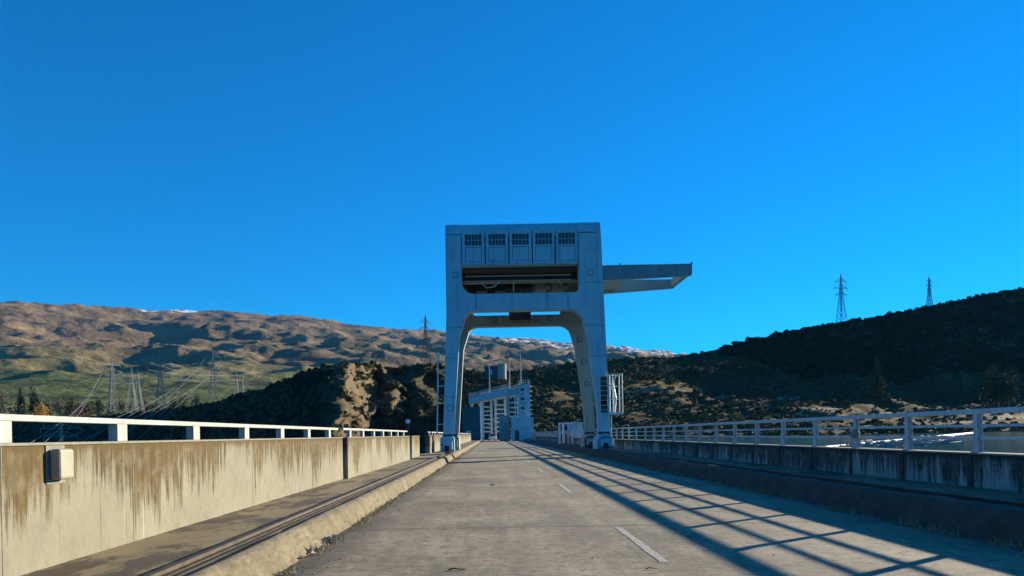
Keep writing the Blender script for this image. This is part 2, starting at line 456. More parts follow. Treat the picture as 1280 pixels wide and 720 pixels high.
tag(MB().box(-9000, 9000, -6000, 9500, -62, -60).build('ground', M['ground']), kind='structure')
tag(MB().box(XR + 0.55, 900, -500, 700, -1.6, -0.8).build('lake_water', M['water']), kind='structure')
d_ = MB()
d_.extrude_y([(XL - 0.5, -0.35), (XL - 0.5, -6), (-60, -59), (XR + 0.5, -59), (XR + 0.5, -0.35)][::-1], YB, YE)
tag(d_.build('dam', M['concrete']), 'massive grey concrete dam body carrying the crest road', 'dam')
r_ = MB()
n = 60
vs, fs = [], []
for i in range(n + 1):
    y = YB + (YE - YB) * i / n
    vs += [(KL - 0.05, y, 0), (KR + 0.05, y, 0)]
for i in range(n): fs.append((2 * i, 2 * i + 1, 2 * i + 3, 2 * i + 2))
tag(r_.add(vs, fs).build('road', M['road']), kind='structure')
tag(MB().box(KL - 0.3, XL - 0.45, YB, YE, -0.35, ZL).build('walkway', M['walk']), kind='structure')
tag(MB().box(KR + 0.36, XR + 0.45, YB, YE, -0.35, ZR).build('walkway', M['walk']), kind='structure')

def kerb(name, prof, mat, seed, jag):
    """irregular kerb: profile of (x, z) swept along y in short steps with wear"""
    vs, fs = [], []
    y = YB; k = len(prof); i = 0
    while y <= 150:
        for j, (x, z) in enumerate(prof):
            w = fbm(y * 0.55, j * 3.1, seed) * jag + fbm(y * 2.6, j * 3.1, seed + 5) * jag * 0.6
            vs.append((x + (w if j > 0 else w * 1.2), y, z + (w * 0.6 if 0 < j < k - 1 else 0)))
        if i:
            o = (i - 1) * k
            for j in range(k - 1): fs.append((o + j, o + j + 1, o + k + j + 1, o + k + j))
        i += 1; y += 0.16 if y < 40 else 0.8
    o = MB().add(vs, fs).build(name, mat, smooth=True)
    return tag(o, kind='structure')
kerb('kerb', [(KL + 0.02, -0.03), (KL - 0.02, 0.05), (KL - 0.10, 0.22), (KL - 0.14, 0.285), (KL - 0.22, 0.315), (KL - 0.33, 0.31), (KL - 0.34, 0.27)], M['kerb'], 2.0, 0.02)
kerb('kerb', [(KR - 0.06, -0.03), (KR, 0.08), (KR + 0.06, 0.28), (KR + 0.12, 0.40), (KR + 0.22, 0.43), (KR + 0.38, 0.42), (KR + 0.40, 0.36)], M['kerb_r'], 9.0, 0.045)

# painted centre dashes
for i, (y0, y1) in enumerate([(8.6, 11.8), (18.9, 22.1), (29.2, 32.4), (39.5, 42.7), (49.8, 53), (60.1, 63.3)]):
    q = MB()
    k = 16
    vs, fs = [], []
    for j in range(k + 1):
        y = y0 + (y1 - y0) * j / k
        vs += [(1.90 + rnd.uniform(-.012, .012), y, 0.004), (2.01 + rnd.uniform(-.012, .012), y, 0.004)]
    for j in range(k): fs.append((2 * j, 2 * j + 1, 2 * j + 3, 2 * j + 2))
    tag(q.add(vs, fs).build('road_marking', M['paint']), kind='structure')

# crane rails in the walkways
def crane_rail(x, z, label):
    t = thing('crane_rail', label, 'rail', (x, 0, z))
    MB().box(-0.13, 0.13, YB, 132, 0.004, 0.008).build('rail_bed', M['groove'], t)  # flat dark strip marks the groove on both sides of the rail
    b = MB()
    b.extrude_y([(-0.075, 0.010), (0.075, 0.010), (0.075, 0.02), (0.02, 0.026), (0.02, 0.04), (0.036, 0.046), (0.036, 0.068), (-0.036, 0.068), (-0.036, 0.046), (-0.02, 0.04), (-0.02, 0.026), (-0.075, 0.02)], YB, 132)
    b.build('rail_head', M['steel_rail'], t)
crane_rail(-2.92, ZL, 'steel crane rail running along the sunlit kerb')
crane_rail(7.02, ZR, 'dark crane rail running along the shaded kerb')

# ------------------------------------------------------------------ parapets
def parapet_left(y0, y1, xin, label, joints=()):
    t = thing('parapet_wall', label, 'parapet', (0, 0, 0))
    b = MB().box(xin - 0.30, xin, y0, y1, ZL - 0.1, 1.47)
    b.build('wall_panel', M['wall'], t, bevel=0.012)
    c = MB().box(xin - 0.33, xin + 0.012, y0, y1, 1.472, 1.5)
    c.build('coping', M['plate'], t, bevel=0.006)
    for y in joints:
        MB().box(xin - 0.01, xin + 0.004, y - 0.006, y + 0.006, ZL, 1.47).build('joint_seam', M['plate'], t)
    return t
parapet_left(YB, 21.6, XL, 'long cream concrete parapet with brown runoff stains beside the camera', (6.55, 8.95, 13.4, 17.9))
parapet_left(21.6, 38.0, XL + 0.13, 'cream parapet stepping out past the stained one, ending before the crane', (25.9, 30.2, 34.2))
parapet_left(39.6, 44.3, XL, 'short cream parapet between the gap and the crane leg', ())
parapet_left(50.5, 149.0, XL + 0.1, 'low sunlit parapet running on beyond the crane', (60, 75, 90, 110, 130))

def rail_left(ys, y0, y1, xin, label):
    t = thing('guard_railing', label, 'railing', (0, 0, 0))
    xa, xb = xin - 0.23, xin - 0.11
    MB().box(xa, xb, y0, y1, 1.702, 1.765).build('top_rail', M['rail_white'], t, bevel=0.008)
    for y in ys:
        MB().box(xa + 0.005, xb - 0.005, y - 0.12, y + 0.12, 1.5, 1.702).build('post', M['rail_white'], t, bevel=0.006)
    return t
rail_left([-9.33, -7.03, -4.73, -2.43, -0.13, 2.17, 4.47, 6.77, 8.95, 11.2, 13.5, 15.8, 18.1, 20.4], YB, 21.5, XL, 'white concrete guard railing on the stained parapet beside the camera')
rail_left([22.7 + 2.3 * i for i in range(7)], 21.6, 37.9, XL + 0.13, 'white concrete guard railing on the parapet stepping out before the crane')
rail_left([52 + 2.4 * i for i in range(40)], 50.6, 148.6, XL + 0.1, 'white guard railing on the low parapet beyond the crane')

# light fitting in the wall
t = thing('wall_light', 'cream bulkhead light fixed to the stained parapet', 'light', (XL, 7.36, 1.285))
MB().box(0.001, 0.012, -0.165, 0.15, -0.19, 0.185).build('back_plate', M['plate'], t, bevel=0.004)
MB().box(0.0125, 0.125, -0.125, 0.125, -0.15, 0.15).build('cover', M['fixture'], t, bevel=0.03)

# right parapet and its steel railing
t = thing('parapet_wall', 'mould blackened parapet in shade beside the lake', 'parapet')
ysr = [13.5 - 2.3 * i for i in range(1, 12)][::-1] + [13.5 + 2.25 * i for i in range(14)]
def right_wall(t, y0, y1):
    MB().box(XR, XR + 0.3, y0, y1, ZR - 0.1, 0.985).build('wall_panel', M['wall_r'], t, bevel=0.012)
    MB().box(XR - 0.03, XR + 0.34, y0, y1, 0.988, 1.02).build('coping', M['plate'], t, bevel=0.006)
right_wall(t, YB, 43.5)
for y in ysr:
    if y > 0: MB().box(XR - 0.025, XR + 0.0, y - 0.07, y + 0.07, ZR, 0.985).build('pilaster', M['kerb_r'], t)
t = thing('parapet_wall', 'shaded parapet running on beyond the crane beside the lake', 'parapet')
right_wall(t, 43.5, 200)

def rail_right(ys, y0, y1, label, detail=True):
    t = thing('guard_railing', label, 'railing')
    x = XR + 0.15
    MB().box(x - 0.09, x + 0.07, y0, y1, 1.71, 1.80).build('top_rail', M['rail_grey'], t, bevel=0.012)
    for z in (1.27, 1.50):
        MB().bar((x, y0, z), (x, y1, z), 0.045, 0.05).build('mid_rail', M['rail_grey'], t)
    for y in ys:
        b = MB()
        if detail:
            b.box(x - 0.06, x - 0.048, y - 0.055, y + 0.055, 1.02, 1.708).box(x + 0.036, x + 0.048, y - 0.055, y + 0.055, 1.02, 1.708).box(x - 0.046, x + 0.034, y - 0.008, y + 0.008, 1.022, 1.706)
            b.extrude_x([(y - 0.056, 1.70), (y - 0.16, 1.70), (y - 0.056, 1.56)], x - 0.012, x)
            b.box(x - 0.09, x + 0.08, y - 0.09, y + 0.09, 1.021, 1.034)
        else:
            b.box(x - 0.05, x + 0.05, y - 0.05, y + 0.05, 1.02, 1.708)
        b.build('post', M['rail_grey'], t)
    return t
rail_right(ysr, YB, 43.4, 'grey steel three bar railing on the mouldy lakeside parapet')
rail_right([45.5 + 2.4 * i for i in range(60)], 43.6, 190, 'grey railing beyond the crane on the lakeside parapet', False)

def globe_light(y, z, label):
    t = thing('globe_light', label, 'light', (XR + 0.15, y, z), 'round lights on the lakeside railing')
    bm = bmesh.new(); bmesh.ops.create_uvsphere(bm, u_segments=16, v_segments=10, radius=0.11)
    for vv in bm.verts: vv.co.x -= 0.17
    me = bpy.data.meshes.new('globe'); bm.to_mesh(me); bm.free()
    me.polygons.foreach_set('use_smooth', [True] * len(me.polygons))
    link('globe', me, M['plate'], t)
    MB().bar((-0.2, 0, 0), (-0.05, 0, 0), 0.07).build('bracket', M['galv'], t)
globe_light(17.75, 1.36, 'round grey light on the lakeside railing near the log boom')
globe_light(36.0, 1.36, 'small round light on the lakeside railing near the crane')

# ================================================================== TERRAIN
def I(px, pts):
    xs, ys = zip(*pts)
    return float(np.interp(px, xs, ys))

CREST = [(-900, 470), (-200, 500), (0, 527), (60, 524), (120, 520), (180, 516), (240, 508), (300, 494), (340, 482), (380, 468), (410, 460), (440, 456), (500, 459),
         (545, 455), (600, 466), (640, 466), (700, 458), (735, 452), (770, 450), (800, 449), (840, 447), (870, 442), (900, 437), (940, 426), (980, 416),
         (1000, 412), (1050, 405), (1100, 396), (1150, 386), (1200, 376), (1250, 366), (1280, 360), (1295, 360), (1315, 382), (1345, 425), (1400, 468), (1500, 485), (2600, 470)]  # unseen crest past the right edge is lowered to let sunlight onto the slope
D1 = [(-900, 520), (0, 470), (150, 420), (300, 350), (430, 296), (505, 372), (530, 362), (560, 400), (600, 425), (800, 490), (1000, 560), (1280, 640), (2600, 640)]
D0 = [(-900, 400), (0, 390), (150, 345), (300, 285), (430, 236), (505, 318), (530, 306), (555, 300), (580, 250), (600, 225), (700, 225), (800, 245), (1000, 245), (1280, 250), (2600, 300)]
E0 = [(-900, -120), (300, -70), (430, -30), (520, -14), (600, -8), (660, -9), (760, -13), (2600, -16)]
BENCH_Y = [(560, 520), (700, 505), (780, 490), (880, 494), (1000, 498), (1100, 502), (1280, 505), (2600, 505)]

def hill_de(px, t):
    ec = E(px, I(px, CREST)) if px < 1400 else 60.0
    q = px + 30 * fbm(px / 45, t * 3.2, 6.0, 4) * min(1.0, t * 5) * max(0.0, min(1.0, (620 - px) / 60, (px - 340) / 40))
    d0, d1, e0 = I(q, D0), I(q, D1), I(px, E0)
    if px > 1300: d1 = 640
    k = min(1.0, max(0.0, (px - 620) / 160.0))
    em = (e0 + ec) / 2 * (1 - k) + k * (E(px, I(px, BENCH_Y)) if px < 1400 else 30.0)
    dm = d0 + (d1 - d0) * (0.5 * (1 - k) + 0.6 * k)
    if t <= 1:
        e = float(np.interp(t, [0, .45, 1], [e0, em, ec])); d = float(np.interp(t, [0, .45, 1], [d0, dm, d1]))
        return d, e * d / F
    d = d1 * (1 + (t - 1) * 1.2)
    return d, ec * d1 / F - (t - 1) * (10 if px < 640 else 55)

def hill_pt(px, t, disp=True):
    d, h = hill_de(px, t)
    x = (px - VX) * d / F
    z = CAMZ + h
    if disp:
        env = min(1.0, t * 4) * (1 - 0.75 * max(0.0, min(1.0, (t - 0.75) * 4)))
        amp = 4.2 + (1.5 if 380 < px < 560 else 0.0)
        n_ = fbm(x / 46, d / 46, 3.3, 5, 0.85)
        z += amp * env * n_
        if 380 < px < 570:
            d -= 15 * env * mn.ridged_multi_fractal(Vector((x / 22, z / 15, 1.7)), 0.8, 2.1, 6, 1.0, 2.0) * 0.55
        z += 1.0 * env * fbm(x / 9, d / 9, 7.7, 3)
    return Vector((x, d, z))

cols = list(np.arange(-900, 1500, 4.0)) + list(np.arange(1500, 2600, 20.0))
rows = list(np.linspace(0, 1, 110)) + [1.04, 1.1, 1.2, 1.35, 1.6]
V, A_rock, A_dry, A_tr = [], [], [], []
for t_ in rows:
    for px in cols:
        p = hill_pt(px, t_); V.append(p)
        rk = max(0.0, 1 - abs(px - 470) / 62) * 1.6 * (1 if t_ < 1.0 else 0.4) + 0.35 * max(0.0, fbm(p.x / 30, p.y / 30, 11))
        A_rock.append(min(1.0, max(0.0, rk + 0.3 * fbm(p.x / 12, p.z / 12, 4) if rk > 0.12 else rk)))
        zone = 0.0
        if 690 < px < 885 or px >= 1000:
            zone = max(0.0, 1 - abs(t_ - (0.53 if px < 1000 else 0.24)) / (0.13 if px < 1000 else 0.15))
        A_dry.append(min(1.0, max(0.0, zone * 1.6 + 0.5 * fbm(p.x / 40, p.y / 25, 21))) if px > 560 else max(0.0, 0.3 * fbm(p.x / 40, p.y / 25, 21)))
        tr = 0.0
        for (tt, a0, a1) in ((0.455, 745, 1010), (0.27, 960, 1120), (0.22, 1080, 1320), (0.62, 690, 730)):
            if a0 < px < a1: tr = max(tr, 1 - abs(t_ - tt - 0.02 * math.sin(px / 40)) / 0.013)
        A_tr.append(min(1.0, max(0.0, tr)))
nc = len(cols); nr = len(rows)
idx = np.arange(nr * nc).reshape(nr, nc)
faces = np.stack([idx[:-1, :-1], idx[:-1, 1:], idx[1:, 1:], idx[1:, :-1]], -1).reshape(-1, 4)
hill = raw_mesh('hillside', np.array([tuple(p) for p in V]), faces, M['hill'], smooth=True)
set_attr(hill, 'rock', A_rock); set_attr(hill, 'dry', A_dry); set_attr(hill, 'track', A_tr)
tag(hill, kind='structure')

# far range, from the valley terraces up to the snow tops
RC = [(-900, 345), (-400, 355), (-100, 368), (0, 377), (60, 381), (120, 382), (165, 388), (230, 391), (290, 391), (330, 395), (380, 397), (430, 403), (480, 408), (520, 413),
      (560, 417), (600, 420), (640, 424), (700, 430), (740, 433), (780, 436), (820, 440), (850, 443), (900, 447), (1000, 452), (1600, 452)]
RD = [(-900, 2600), (0, 3600), (300, 4800), (600, 6600), (850, 8600), (1600, 9000)]
def range_pt(px, t):
    dc = I(px, RD); ec = E(px, I(px, RC)) if px < 1000 else 76 - 0.0 * px
    ea = 18.0; eb = E(min(px, 900), 500) if px < 520 else 45.0
    if t <= 0.28:
        d = 520 * (1200 / 520) ** (t / 0.28); e = ea + (eb - ea) * (t / 0.28)
    elif t <= 1:
        s = (t - 0.28) / 0.72
        d = 1200 * (dc / 1200) ** s; e = eb + (ec - eb) * s
    else:
        d = dc * (1 + (t - 1)); e = ec * (1 - (t - 1) * 1.2)
    x = (px - VX) * d / F
    z = CAMZ + e * d / F
    s = max(0.0, min(1.0, (t - 0.10) * 2.4))
    env = s * (1 - 0.82 * max(0.0, min(1.0, (t - 0.72) / 0.28))) 
    L = 900.0
    rg = mn.ridged_multi_fractal(Vector((x / L, d / L, 0.4)), 1.0, 2.15, 6, 1.0, 2.0)
    rg2 = mn.ridged_multi_fractal(Vector((x / 330, d / 330, 2.4)), 1.0, 2.15, 5, 1.0, 2.0)
    z += env * d * 0.017 * (rg - 1.0) + s * (0.25 + 0.75 * env) * d * 0.012 * (rg2 - 0.9) + s * d * 0.002 * fbm(x / 120, d / 120, 5.0, 4)
    return Vector((x, d, z)), e
cols = list(np.arange(-900, 1000, 3.2)) + list(np.arange(1000, 1620, 15.0))
rows = list(np.linspace(0, 1, 230)) + [1.02, 1.06, 1.15, 1.3]
V, hi, pa, sn, sb = [], [], [], [], []
for t_ in rows:
    for px in cols:
        p, e = range_pt(px, t_)
        V.append(tuple(p))
        w = fbm(p.x / 1500, p.y / 1500, 9, 4)
        ec = max(60.0, E(px, I(px, RC)) if px < 1000 else 76)
        f = e / ec
        hi.append(min(1, max(0, (f - 0.50 + 0.22 * w) * 4)))
        pa.append(min(1, max(0, (0.42 - f + 0.16 * w) * 5)) * min(1, max(0, (p.x * -1 + 150) / 300)))
        sb.append(min(1, max(0.15, (0.75 - f + 0.2 * w) * 3)))
        s_ = 0.0
        if 175 < px < 250: s_ = 1 if f > 0.984 else 0
        if px > 560: s_ = max(0, min(1, (f - 0.89 + 0.1 * w) * 9)) * max(0.35, min(1, (px - 560) / 80))
        sn.append(s_)
nc = len(cols); nr = len(rows)
idx = np.arange(nr * nc).reshape(nr, nc)
faces = np.stack([idx[:-1, :-1], idx[:-1, 1:], idx[1:, 1:], idx[1:, :-1]], -1).reshape(-1, 4)
rng_o = raw_mesh('mountains', np.array(V), faces, M['range'], smooth=True)
for k_, a_ in (('high', hi), ('pasture', pa), ('snow', sn), ('scrubby', sb)): set_attr(rng_o, k_, a_)
tag(rng_o, kind='structure')

# ================================================================== VEGETATION
R = np.random.default_rng(11)
def leaf_quads(centres, size, rng, flat=0.0):
    """little bent quads with random orientation at the given centres -> verts, faces"""
    n = len(centres)
    a = rng.normal(size=(n, 3)); a /= np.linalg.norm(a, axis=1, keepdims=True)
    b = rng.normal(size=(n, 3)); b -= (a * b).sum(1, keepdims=True) * a; b /= np.linalg.norm(b, axis=1, keepdims=True)
    s = size * rng.uniform(0.6, 1.35, size=(n, 1))
    c = np.asarray(centres)
    v = np.stack([c - a * s, c + b * s * 0.55, c + a * s, c - b * s * 0.55], 1).reshape(-1, 3)
    f = np.arange(4 * n).reshape(n, 4)
    return v, f

def blob_points(n, rad, rng, shell=0.55, lumps=7):
    """points through an uneven crown volume made of several lumps"""
    lc = rng.normal(size=(lumps, 3)); lc /= np.linalg.norm(lc, axis=1, keepdims=True)
    lc *= rng.uniform(0.25, 0.72, size=(lumps, 1))
    lr = rng.uniform(0.3, 0.58, size=lumps)
    k = rng.integers(0, lumps, n)
    d = rng.normal(size=(n, 3)); d /= np.linalg.norm(d, axis=1, keepdims=True)
    r = shell + (1 - shell) * rng.random((n, 1)) ** 0.6
    return (lc[k] + d * r * lr[k][:, None]) * np.asarray(rad)

# scrub bushes on the hillside: a mass nobody could count
protos = []
for i in range(7):
    pts = blob_points(105, (1, 1, 0.8), R, 0.72, 9)
    pts[:, 2] += 0.45
    protos.append(leaf_quads(pts, 0.30, R))
def scrub_mass(name, label, mat, count, accept, smin, smax, seed):
    rng = np.random.default_rng(seed)
    SV, SF, off, cnt = [], [], 0, 0
    while cnt < count:
        px = rng.uniform(-60, 1345); t_ = rng.uniform(0.02, 1.03)
        p = hill_pt(px, t_)
        dens = accept(px, t_, fbm(p.x / 28, p.y / 28, 31, 3))
        if rng.random() > dens: continue
        s = smin + (smax - smin) * rng.random() ** 1.8
        pv, pf = protos[rng.integers(0, len(protos))]
        an = rng.uniform(0, 6.28); ca, sa = math.cos(an), math.sin(an)
        v = pv * np.array([s * rng.uniform(0.85, 1.4), s, s * rng.uniform(0.75, 1.1)])
        v = np.stack([v[:, 0] * ca - v[:, 1] * sa, v[:, 0] * sa + v[:, 1] * ca, v[:, 2]], 1) + np.array([p.x, p.y, p.z - 0.25 * s])
        SV.append(v); SF.append(pf + off); off += len(v); cnt += 1
    o = raw_mesh(name, np.concatenate(SV), np.concatenate(SF), mat)
    return tag(o, label, name.replace('_', ' '), kind='stuff')

def shade_line(px):      # bushes above it are coloured dark for the hill's shade
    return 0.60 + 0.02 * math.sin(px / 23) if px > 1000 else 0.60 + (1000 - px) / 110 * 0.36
def acc_scrub(px, t_, w):
    if px > 900 and t_ > shade_line(px): return 0.0
    if px > 560:
        d = 0.9
        if (690 < px < 885 or px >= 1000) and abs(t_ - (0.53 if px < 1000 else 0.24)) < (0.10 if px < 1000 else 0.12): d = 0.12 if px < 1000 else 0.3
        d *= 0.35 + 1.1 * max(0.0, 0.5 + w)
        if px > 1000 and t_ > 0.36: d = 0.95
        return max(d, 0.7) if t_ > 0.95 else d
    if px < 425 and t_ <= 1.0: return 0.0
    if px > 415: return (0.16 if t_ < 0.9 else 0.3) * (0.3 + max(0, 0.5 + w))
    return (0.22 if t_ > 0.93 else 0.06) * (0.3 + max(0, 0.5 + w))
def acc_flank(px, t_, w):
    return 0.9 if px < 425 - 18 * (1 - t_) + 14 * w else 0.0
def acc_shade(px, t_, w):
    return 0.95 if px > 900 and t_ > shade_line(px) else 0.0
scrub_mass('scrub', 'olive scrub covering the slopes behind the dam', M['scrub'], 7500, acc_scrub, 0.7, 2.2, 5)
scrub_mass('wood', 'wood coloured dark for shade over the upper right hill to its skyline', M['pine_and_shade'], 4200, acc_shade, 1.2, 3.0, 6)  # near-black leaves put the slope's shade into the colour
scrub_mass('shade_scrub', 'low scrub coloured dark for shade on the steep slope left of the lit rock', M['pine_and_shade'], 3200, acc_flank, 0.7, 1.7, 8)  # added scrub whose dark leaf colour stands in for shade on the left flank

def tree(name, label, cat, base, h, w, mat, shape='round', nleaf=500, leaf=0.28, group=None, trunk=0.25, seed=0):
    rng = np.random.default_rng(1000 + seed)
    t = thing(name, label, cat, base, group)
    b = MB()
    th = h * (0.9 if shape in ('cone', 'column') else 0.55)
    b.tube([(0, 0, -0.6), (rng.normal() * 0.05 * w, 0, th * 0.5), (rng.normal() * 0.08 * w, 0, th)], 0.035 * h * 0.6, 7, 0.008 * h)
    for k in range(6):
        a = rng.uniform(0, 6.28); z0 = th * rng.uniform(0.4, 0.9)
        r = w * 0.32
        b.tube([(0, 0, z0), (math.cos(a) * r * 0.5, math.sin(a) * r * 0.5, z0 + 0.09 * h), (math.cos(a) * r, math.sin(a) * r, z0 + (0.18 if shape != 'cone' else 0.02) * h)], 0.012 * h, 5, 0.004 * h)
    b.build('trunk', M['bark'], t)
    if shape == 'cone':
        u = rng.random(nleaf) ** 0.75
        tier = (np.floor(u * 11) + rng.random(nleaf) * 0.75) / 11
        z = h * (1 - tier * 0.93)
        frac = (u * 11) % 1
        rr = w / 2 * (0.06 + 0.94 * tier) * (0.55 + 0.5 * frac) * (0.45 + 0.55 * rng.random(nleaf) ** 0.4)
        a = rng.uniform(0, 6.28, nleaf)
        arm = 1 + 0.28 * np.sin(a * 3 + tier * 17) + 0.2 * np.sin(a * 5 + tier * 31)
        pts = np.stack([np.cos(a) * rr * arm, np.sin(a) * rr * arm, z - rr * 0.25], 1)
    elif shape == 'column':
        pts = blob_points(nleaf, (w / 2, w / 2, h * 0.5), rng, 0.5, 12); pts[:, 2] += h * 0.52
        taper = np.clip(1.15 - (pts[:, 2] / h) * 0.65, 0.25, 1.1)
        pts[:, :2] *= taper[:, None] * 1.3
    else:
        pts = blob_points(nleaf, (w / 2 * 1.1, w / 2 * 1.1, h * 0.42), rng, 0.5, 11); pts[:, 2] += h * 0.58
        pts[:, 2] = np.maximum(pts[:, 2], 0.08 * h)
    v, f = leaf_quads(pts, leaf, rng)
    raw_mesh('crown', v, f, mat, t)
    return t

def ground_at(px, py_base, d):           # a foot point on whichever slope lies at that depth
    return W(px, py_base, d)

def on_hill(px, t_): return hill_pt(px, t_) - Vector((0, 0, 0.3))

# trees and shrubs one can tell apart on the near hill
def hill_tree(px, py_top, t_, wpx, *a, **k):
    b = on_hill(px, t_); top = W(px, py_top, b.y)
    h = max(2.0, top.z - b.z)
    return tree(a[0], a[1], a[2], b, h, wpx * b.y / F, *a[3:], **k)

hill_tree(1097, 446, 0.40, 26, 'conifer', 'dark conifer standing below the shaded hill between the two pylons', 'tree', M['olive'], 'cone', nleaf=5200, leaf=0.5, seed=1)  # these evergreens get lighter leaves in place of sunlight on them
hill_tree(1248, 449, 0.38, 38, 'bushy_tree', 'broad dark evergreen tree at the foot of the shaded hill', 'tree', M['olive'], 'column', nleaf=6000, leaf=0.5, seed=2)
hill_tree(1262, 462, 0.36, 26, 'bushy_tree', 'smaller evergreen leaning against the broad one by the lake', 'tree', M['olive'], 'round', nleaf=2600, leaf=0.45, seed=3)
hill_tree(923, 512, 0.12, 17, 'shrub', 'yellow green shrub by the shore behind the railing', 'shrub', M['yellowgreen'], 'round', nleaf=900, leaf=0.28, seed=4)
hill_tree(950, 505, 0.25, 16, 'shrub', 'dark rounded shrub beside the track above the lake', 'shrub', M['olive'], 'round', nleaf=700, leaf=0.3, seed=5)
k = 0
for px, t_, top, w in ((866, 0.72, 455, 20), (885, 0.66, 455, 20), (905, 0.74, 452, 16), (926, 0.66, 457, 16), (953, 0.66, 458, 14), (828, 0.66, 456, 30), (812, 0.55, 466, 24), (838, 0.5, 470, 22), (795, 0.68, 452, 22), (780, 0.5, 470, 20)):
    k += 1
    hill_tree(px, top, t_, w, 'shrub', 'rounded grey green shrub on the dry slope below the skyline', 'shrub', M['olive'] if k % 3 else M['scrub'], 'round', nleaf=700, leaf=0.42, seed=20 + k, group='rounded shrubs on the dry slope')

# valley trees beyond the parapet (left), standing on the terrace
def terr(px, t_): return range_pt(px, t_)[0]
def valley_tree(px, py_base, py_top, d, wpx, *a, **k):
    b = W(px, py_base, d)
    # sit on the terrace surface
    best = min((range_pt(px, q)[0] for q in np.linspace(0.0, 0.3, 90)), key=lambda p: abs(p.y - d))
    top = W(px, py_top, d)
    z = min(best.z, b.z + 1.0)
    return tree(a[0], a[1], a[2], (best.x, best.y, best.z - 0.5), max(3.0, top.z - best.z + 0.5), wpx * d / F, *a[3:], **k)
valley_tree(3, 515, 486, 560, 26, 'bare_tree', 'tawny half bare tree at the very edge above the railing', 'tree', M['greytwig'], 'column', nleaf=900, leaf=0.55, seed=41)
valley_tree(27, 515, 482, 600, 12, 'poplar_tree', 'narrow dark evergreen, slimmer of the two beside the amber tree', 'tree', M['pine_and_shade'], 'column', nleaf=1300, leaf=0.6, seed=42)
valley_tree(43, 515, 482, 600, 17, 'evergreen_tree', 'wide dark evergreen directly behind the amber tree', 'tree', M['pine_and_shade'], 'column', nleaf=1600, leaf=0.6, seed=43)
valley_tree(51, 518, 505, 545, 21, 'amber_tree', 'bright amber autumn tree above the white railing', 'tree', M['amber'], 'round', nleaf=1200, leaf=0.5, seed=44)
valley_tree(28, 518, 504, 540, 10, 'grey_bush', 'small pale grey bush in front of the dark evergreens', 'bush', M['greytwig'], 'round', nleaf=500, leaf=0.4, seed=45)
valley_tree(97, 522, 506, 545, 25, 'russet_tree', 'russet brown domed tree near the pylons', 'tree', M['russet'], 'round', nleaf=1300, leaf=0.5, seed=46)
for i, (px, top, w, mt, lb) in enumerate(((62, 495, 16, 'greytwig', 'grey leafless tree right of the dark evergreens'), (75, 497, 14, 'greytwig', 'grey leafless tree behind the amber and russet trees'),
        (90, 496, 16, 'pine_and_shade', 'dark tree behind the russet dome'), (112, 499, 18, 'scrub', 'dark spreading tree just past the russet dome'), (124, 493, 14, 'pine_and_shade', 'dark pointed tree left of the first pylon'),
        (150, 498, 20, 'scrub', 'dark tree between the first two pylons'), (182, 494, 18, 'greytwig', 'grey tree between the second and third pylons'), (230, 488, 16, 'scrub', 'dark tree right of the tallest valley pylon'),
        (246, 492, 15, 'olive', 'olive tree under the sloping wires'), (218, 496, 14, 'pine_and_shade', 'dark tree hugging the foot of the tallest valley pylon'))):
    valley_tree(px, 518, top, 620 + 12 * i, w, 'valley_tree', lb, 'tree', M[mt], 'round' if i % 2 else 'column', nleaf=800, leaf=0.6, seed=60 + i, group='trees on the valley terrace')

for i in range(26):
    px = 6 + i * 11.2 + R.uniform(-4, 4)
    if px > 285: continue
    valley_tree(px, 516, 508 - R.uniform(0, 9), 640 + R.uniform(0, 160), R.uniform(13, 22), 'hedgerow_tree', 'dark rounded tree in the belt along the valley floor', 'tree', M['scrub'] if i % 3 else M['greytwig'], 'round', nleaf=500, leaf=0.7, seed=90 + i, group='trees in the valley belt')
# ================================================================== GANTRY CRANE
G0 = 46.9
crane = thing('gantry_crane', 'tall pale blue gantry crane straddling the dam road', 'gantry crane', (2.1, G0, 0.3))
def lc(o):               # parts are drawn in world space, then moved into the crane's frame
    o.data.transform(Matrix.Translation((-2.1, -G0, -0.3))); return o
outer = [(-3.05, 1.55), (-2.38, 1.55), (-2.28, 3.0), (-1.93, 7.6), (-1.62, 8.55)] + [(-1.62 + 0.75 * (1 - math.cos(math.radians(a))), 8.55 + 0.7 * math.sin(math.radians(a))) for a in (30, 55, 75, 90)] \
    + [(5.0, 9.25)] + [(5.0 + 0.85 * math.sin(math.radians(a)), 9.25 - 0.85 * (1 - math.cos(math.radians(a)))) for a in (20, 40, 60, 80)] + [(6.12, 7.5), (6.52, 4.2), (6.68, 2.6), (6.68, 1.55), (7.40, 1.55), (7.32, 5), (7.2, 9), (7.08, 11.3), (6.97, 12.9), (6.90, 14.05), (6.72, 14.05), (6.72, 12.12), (-2.62, 12.12), (-2.66, 9), (-2.98, 3)]
def rrect(x0, x1, z0, z1, r0, r1):
    """hole: square top corners, rounded bottom corners"""
    return [(x0, z1)] + arc(x0 + r0, z0 + r0, r0, 180, 270, 5) + arc(x1 - r1, z0 + r1, r1, 270, 360, 5) + [(x1, z1)]
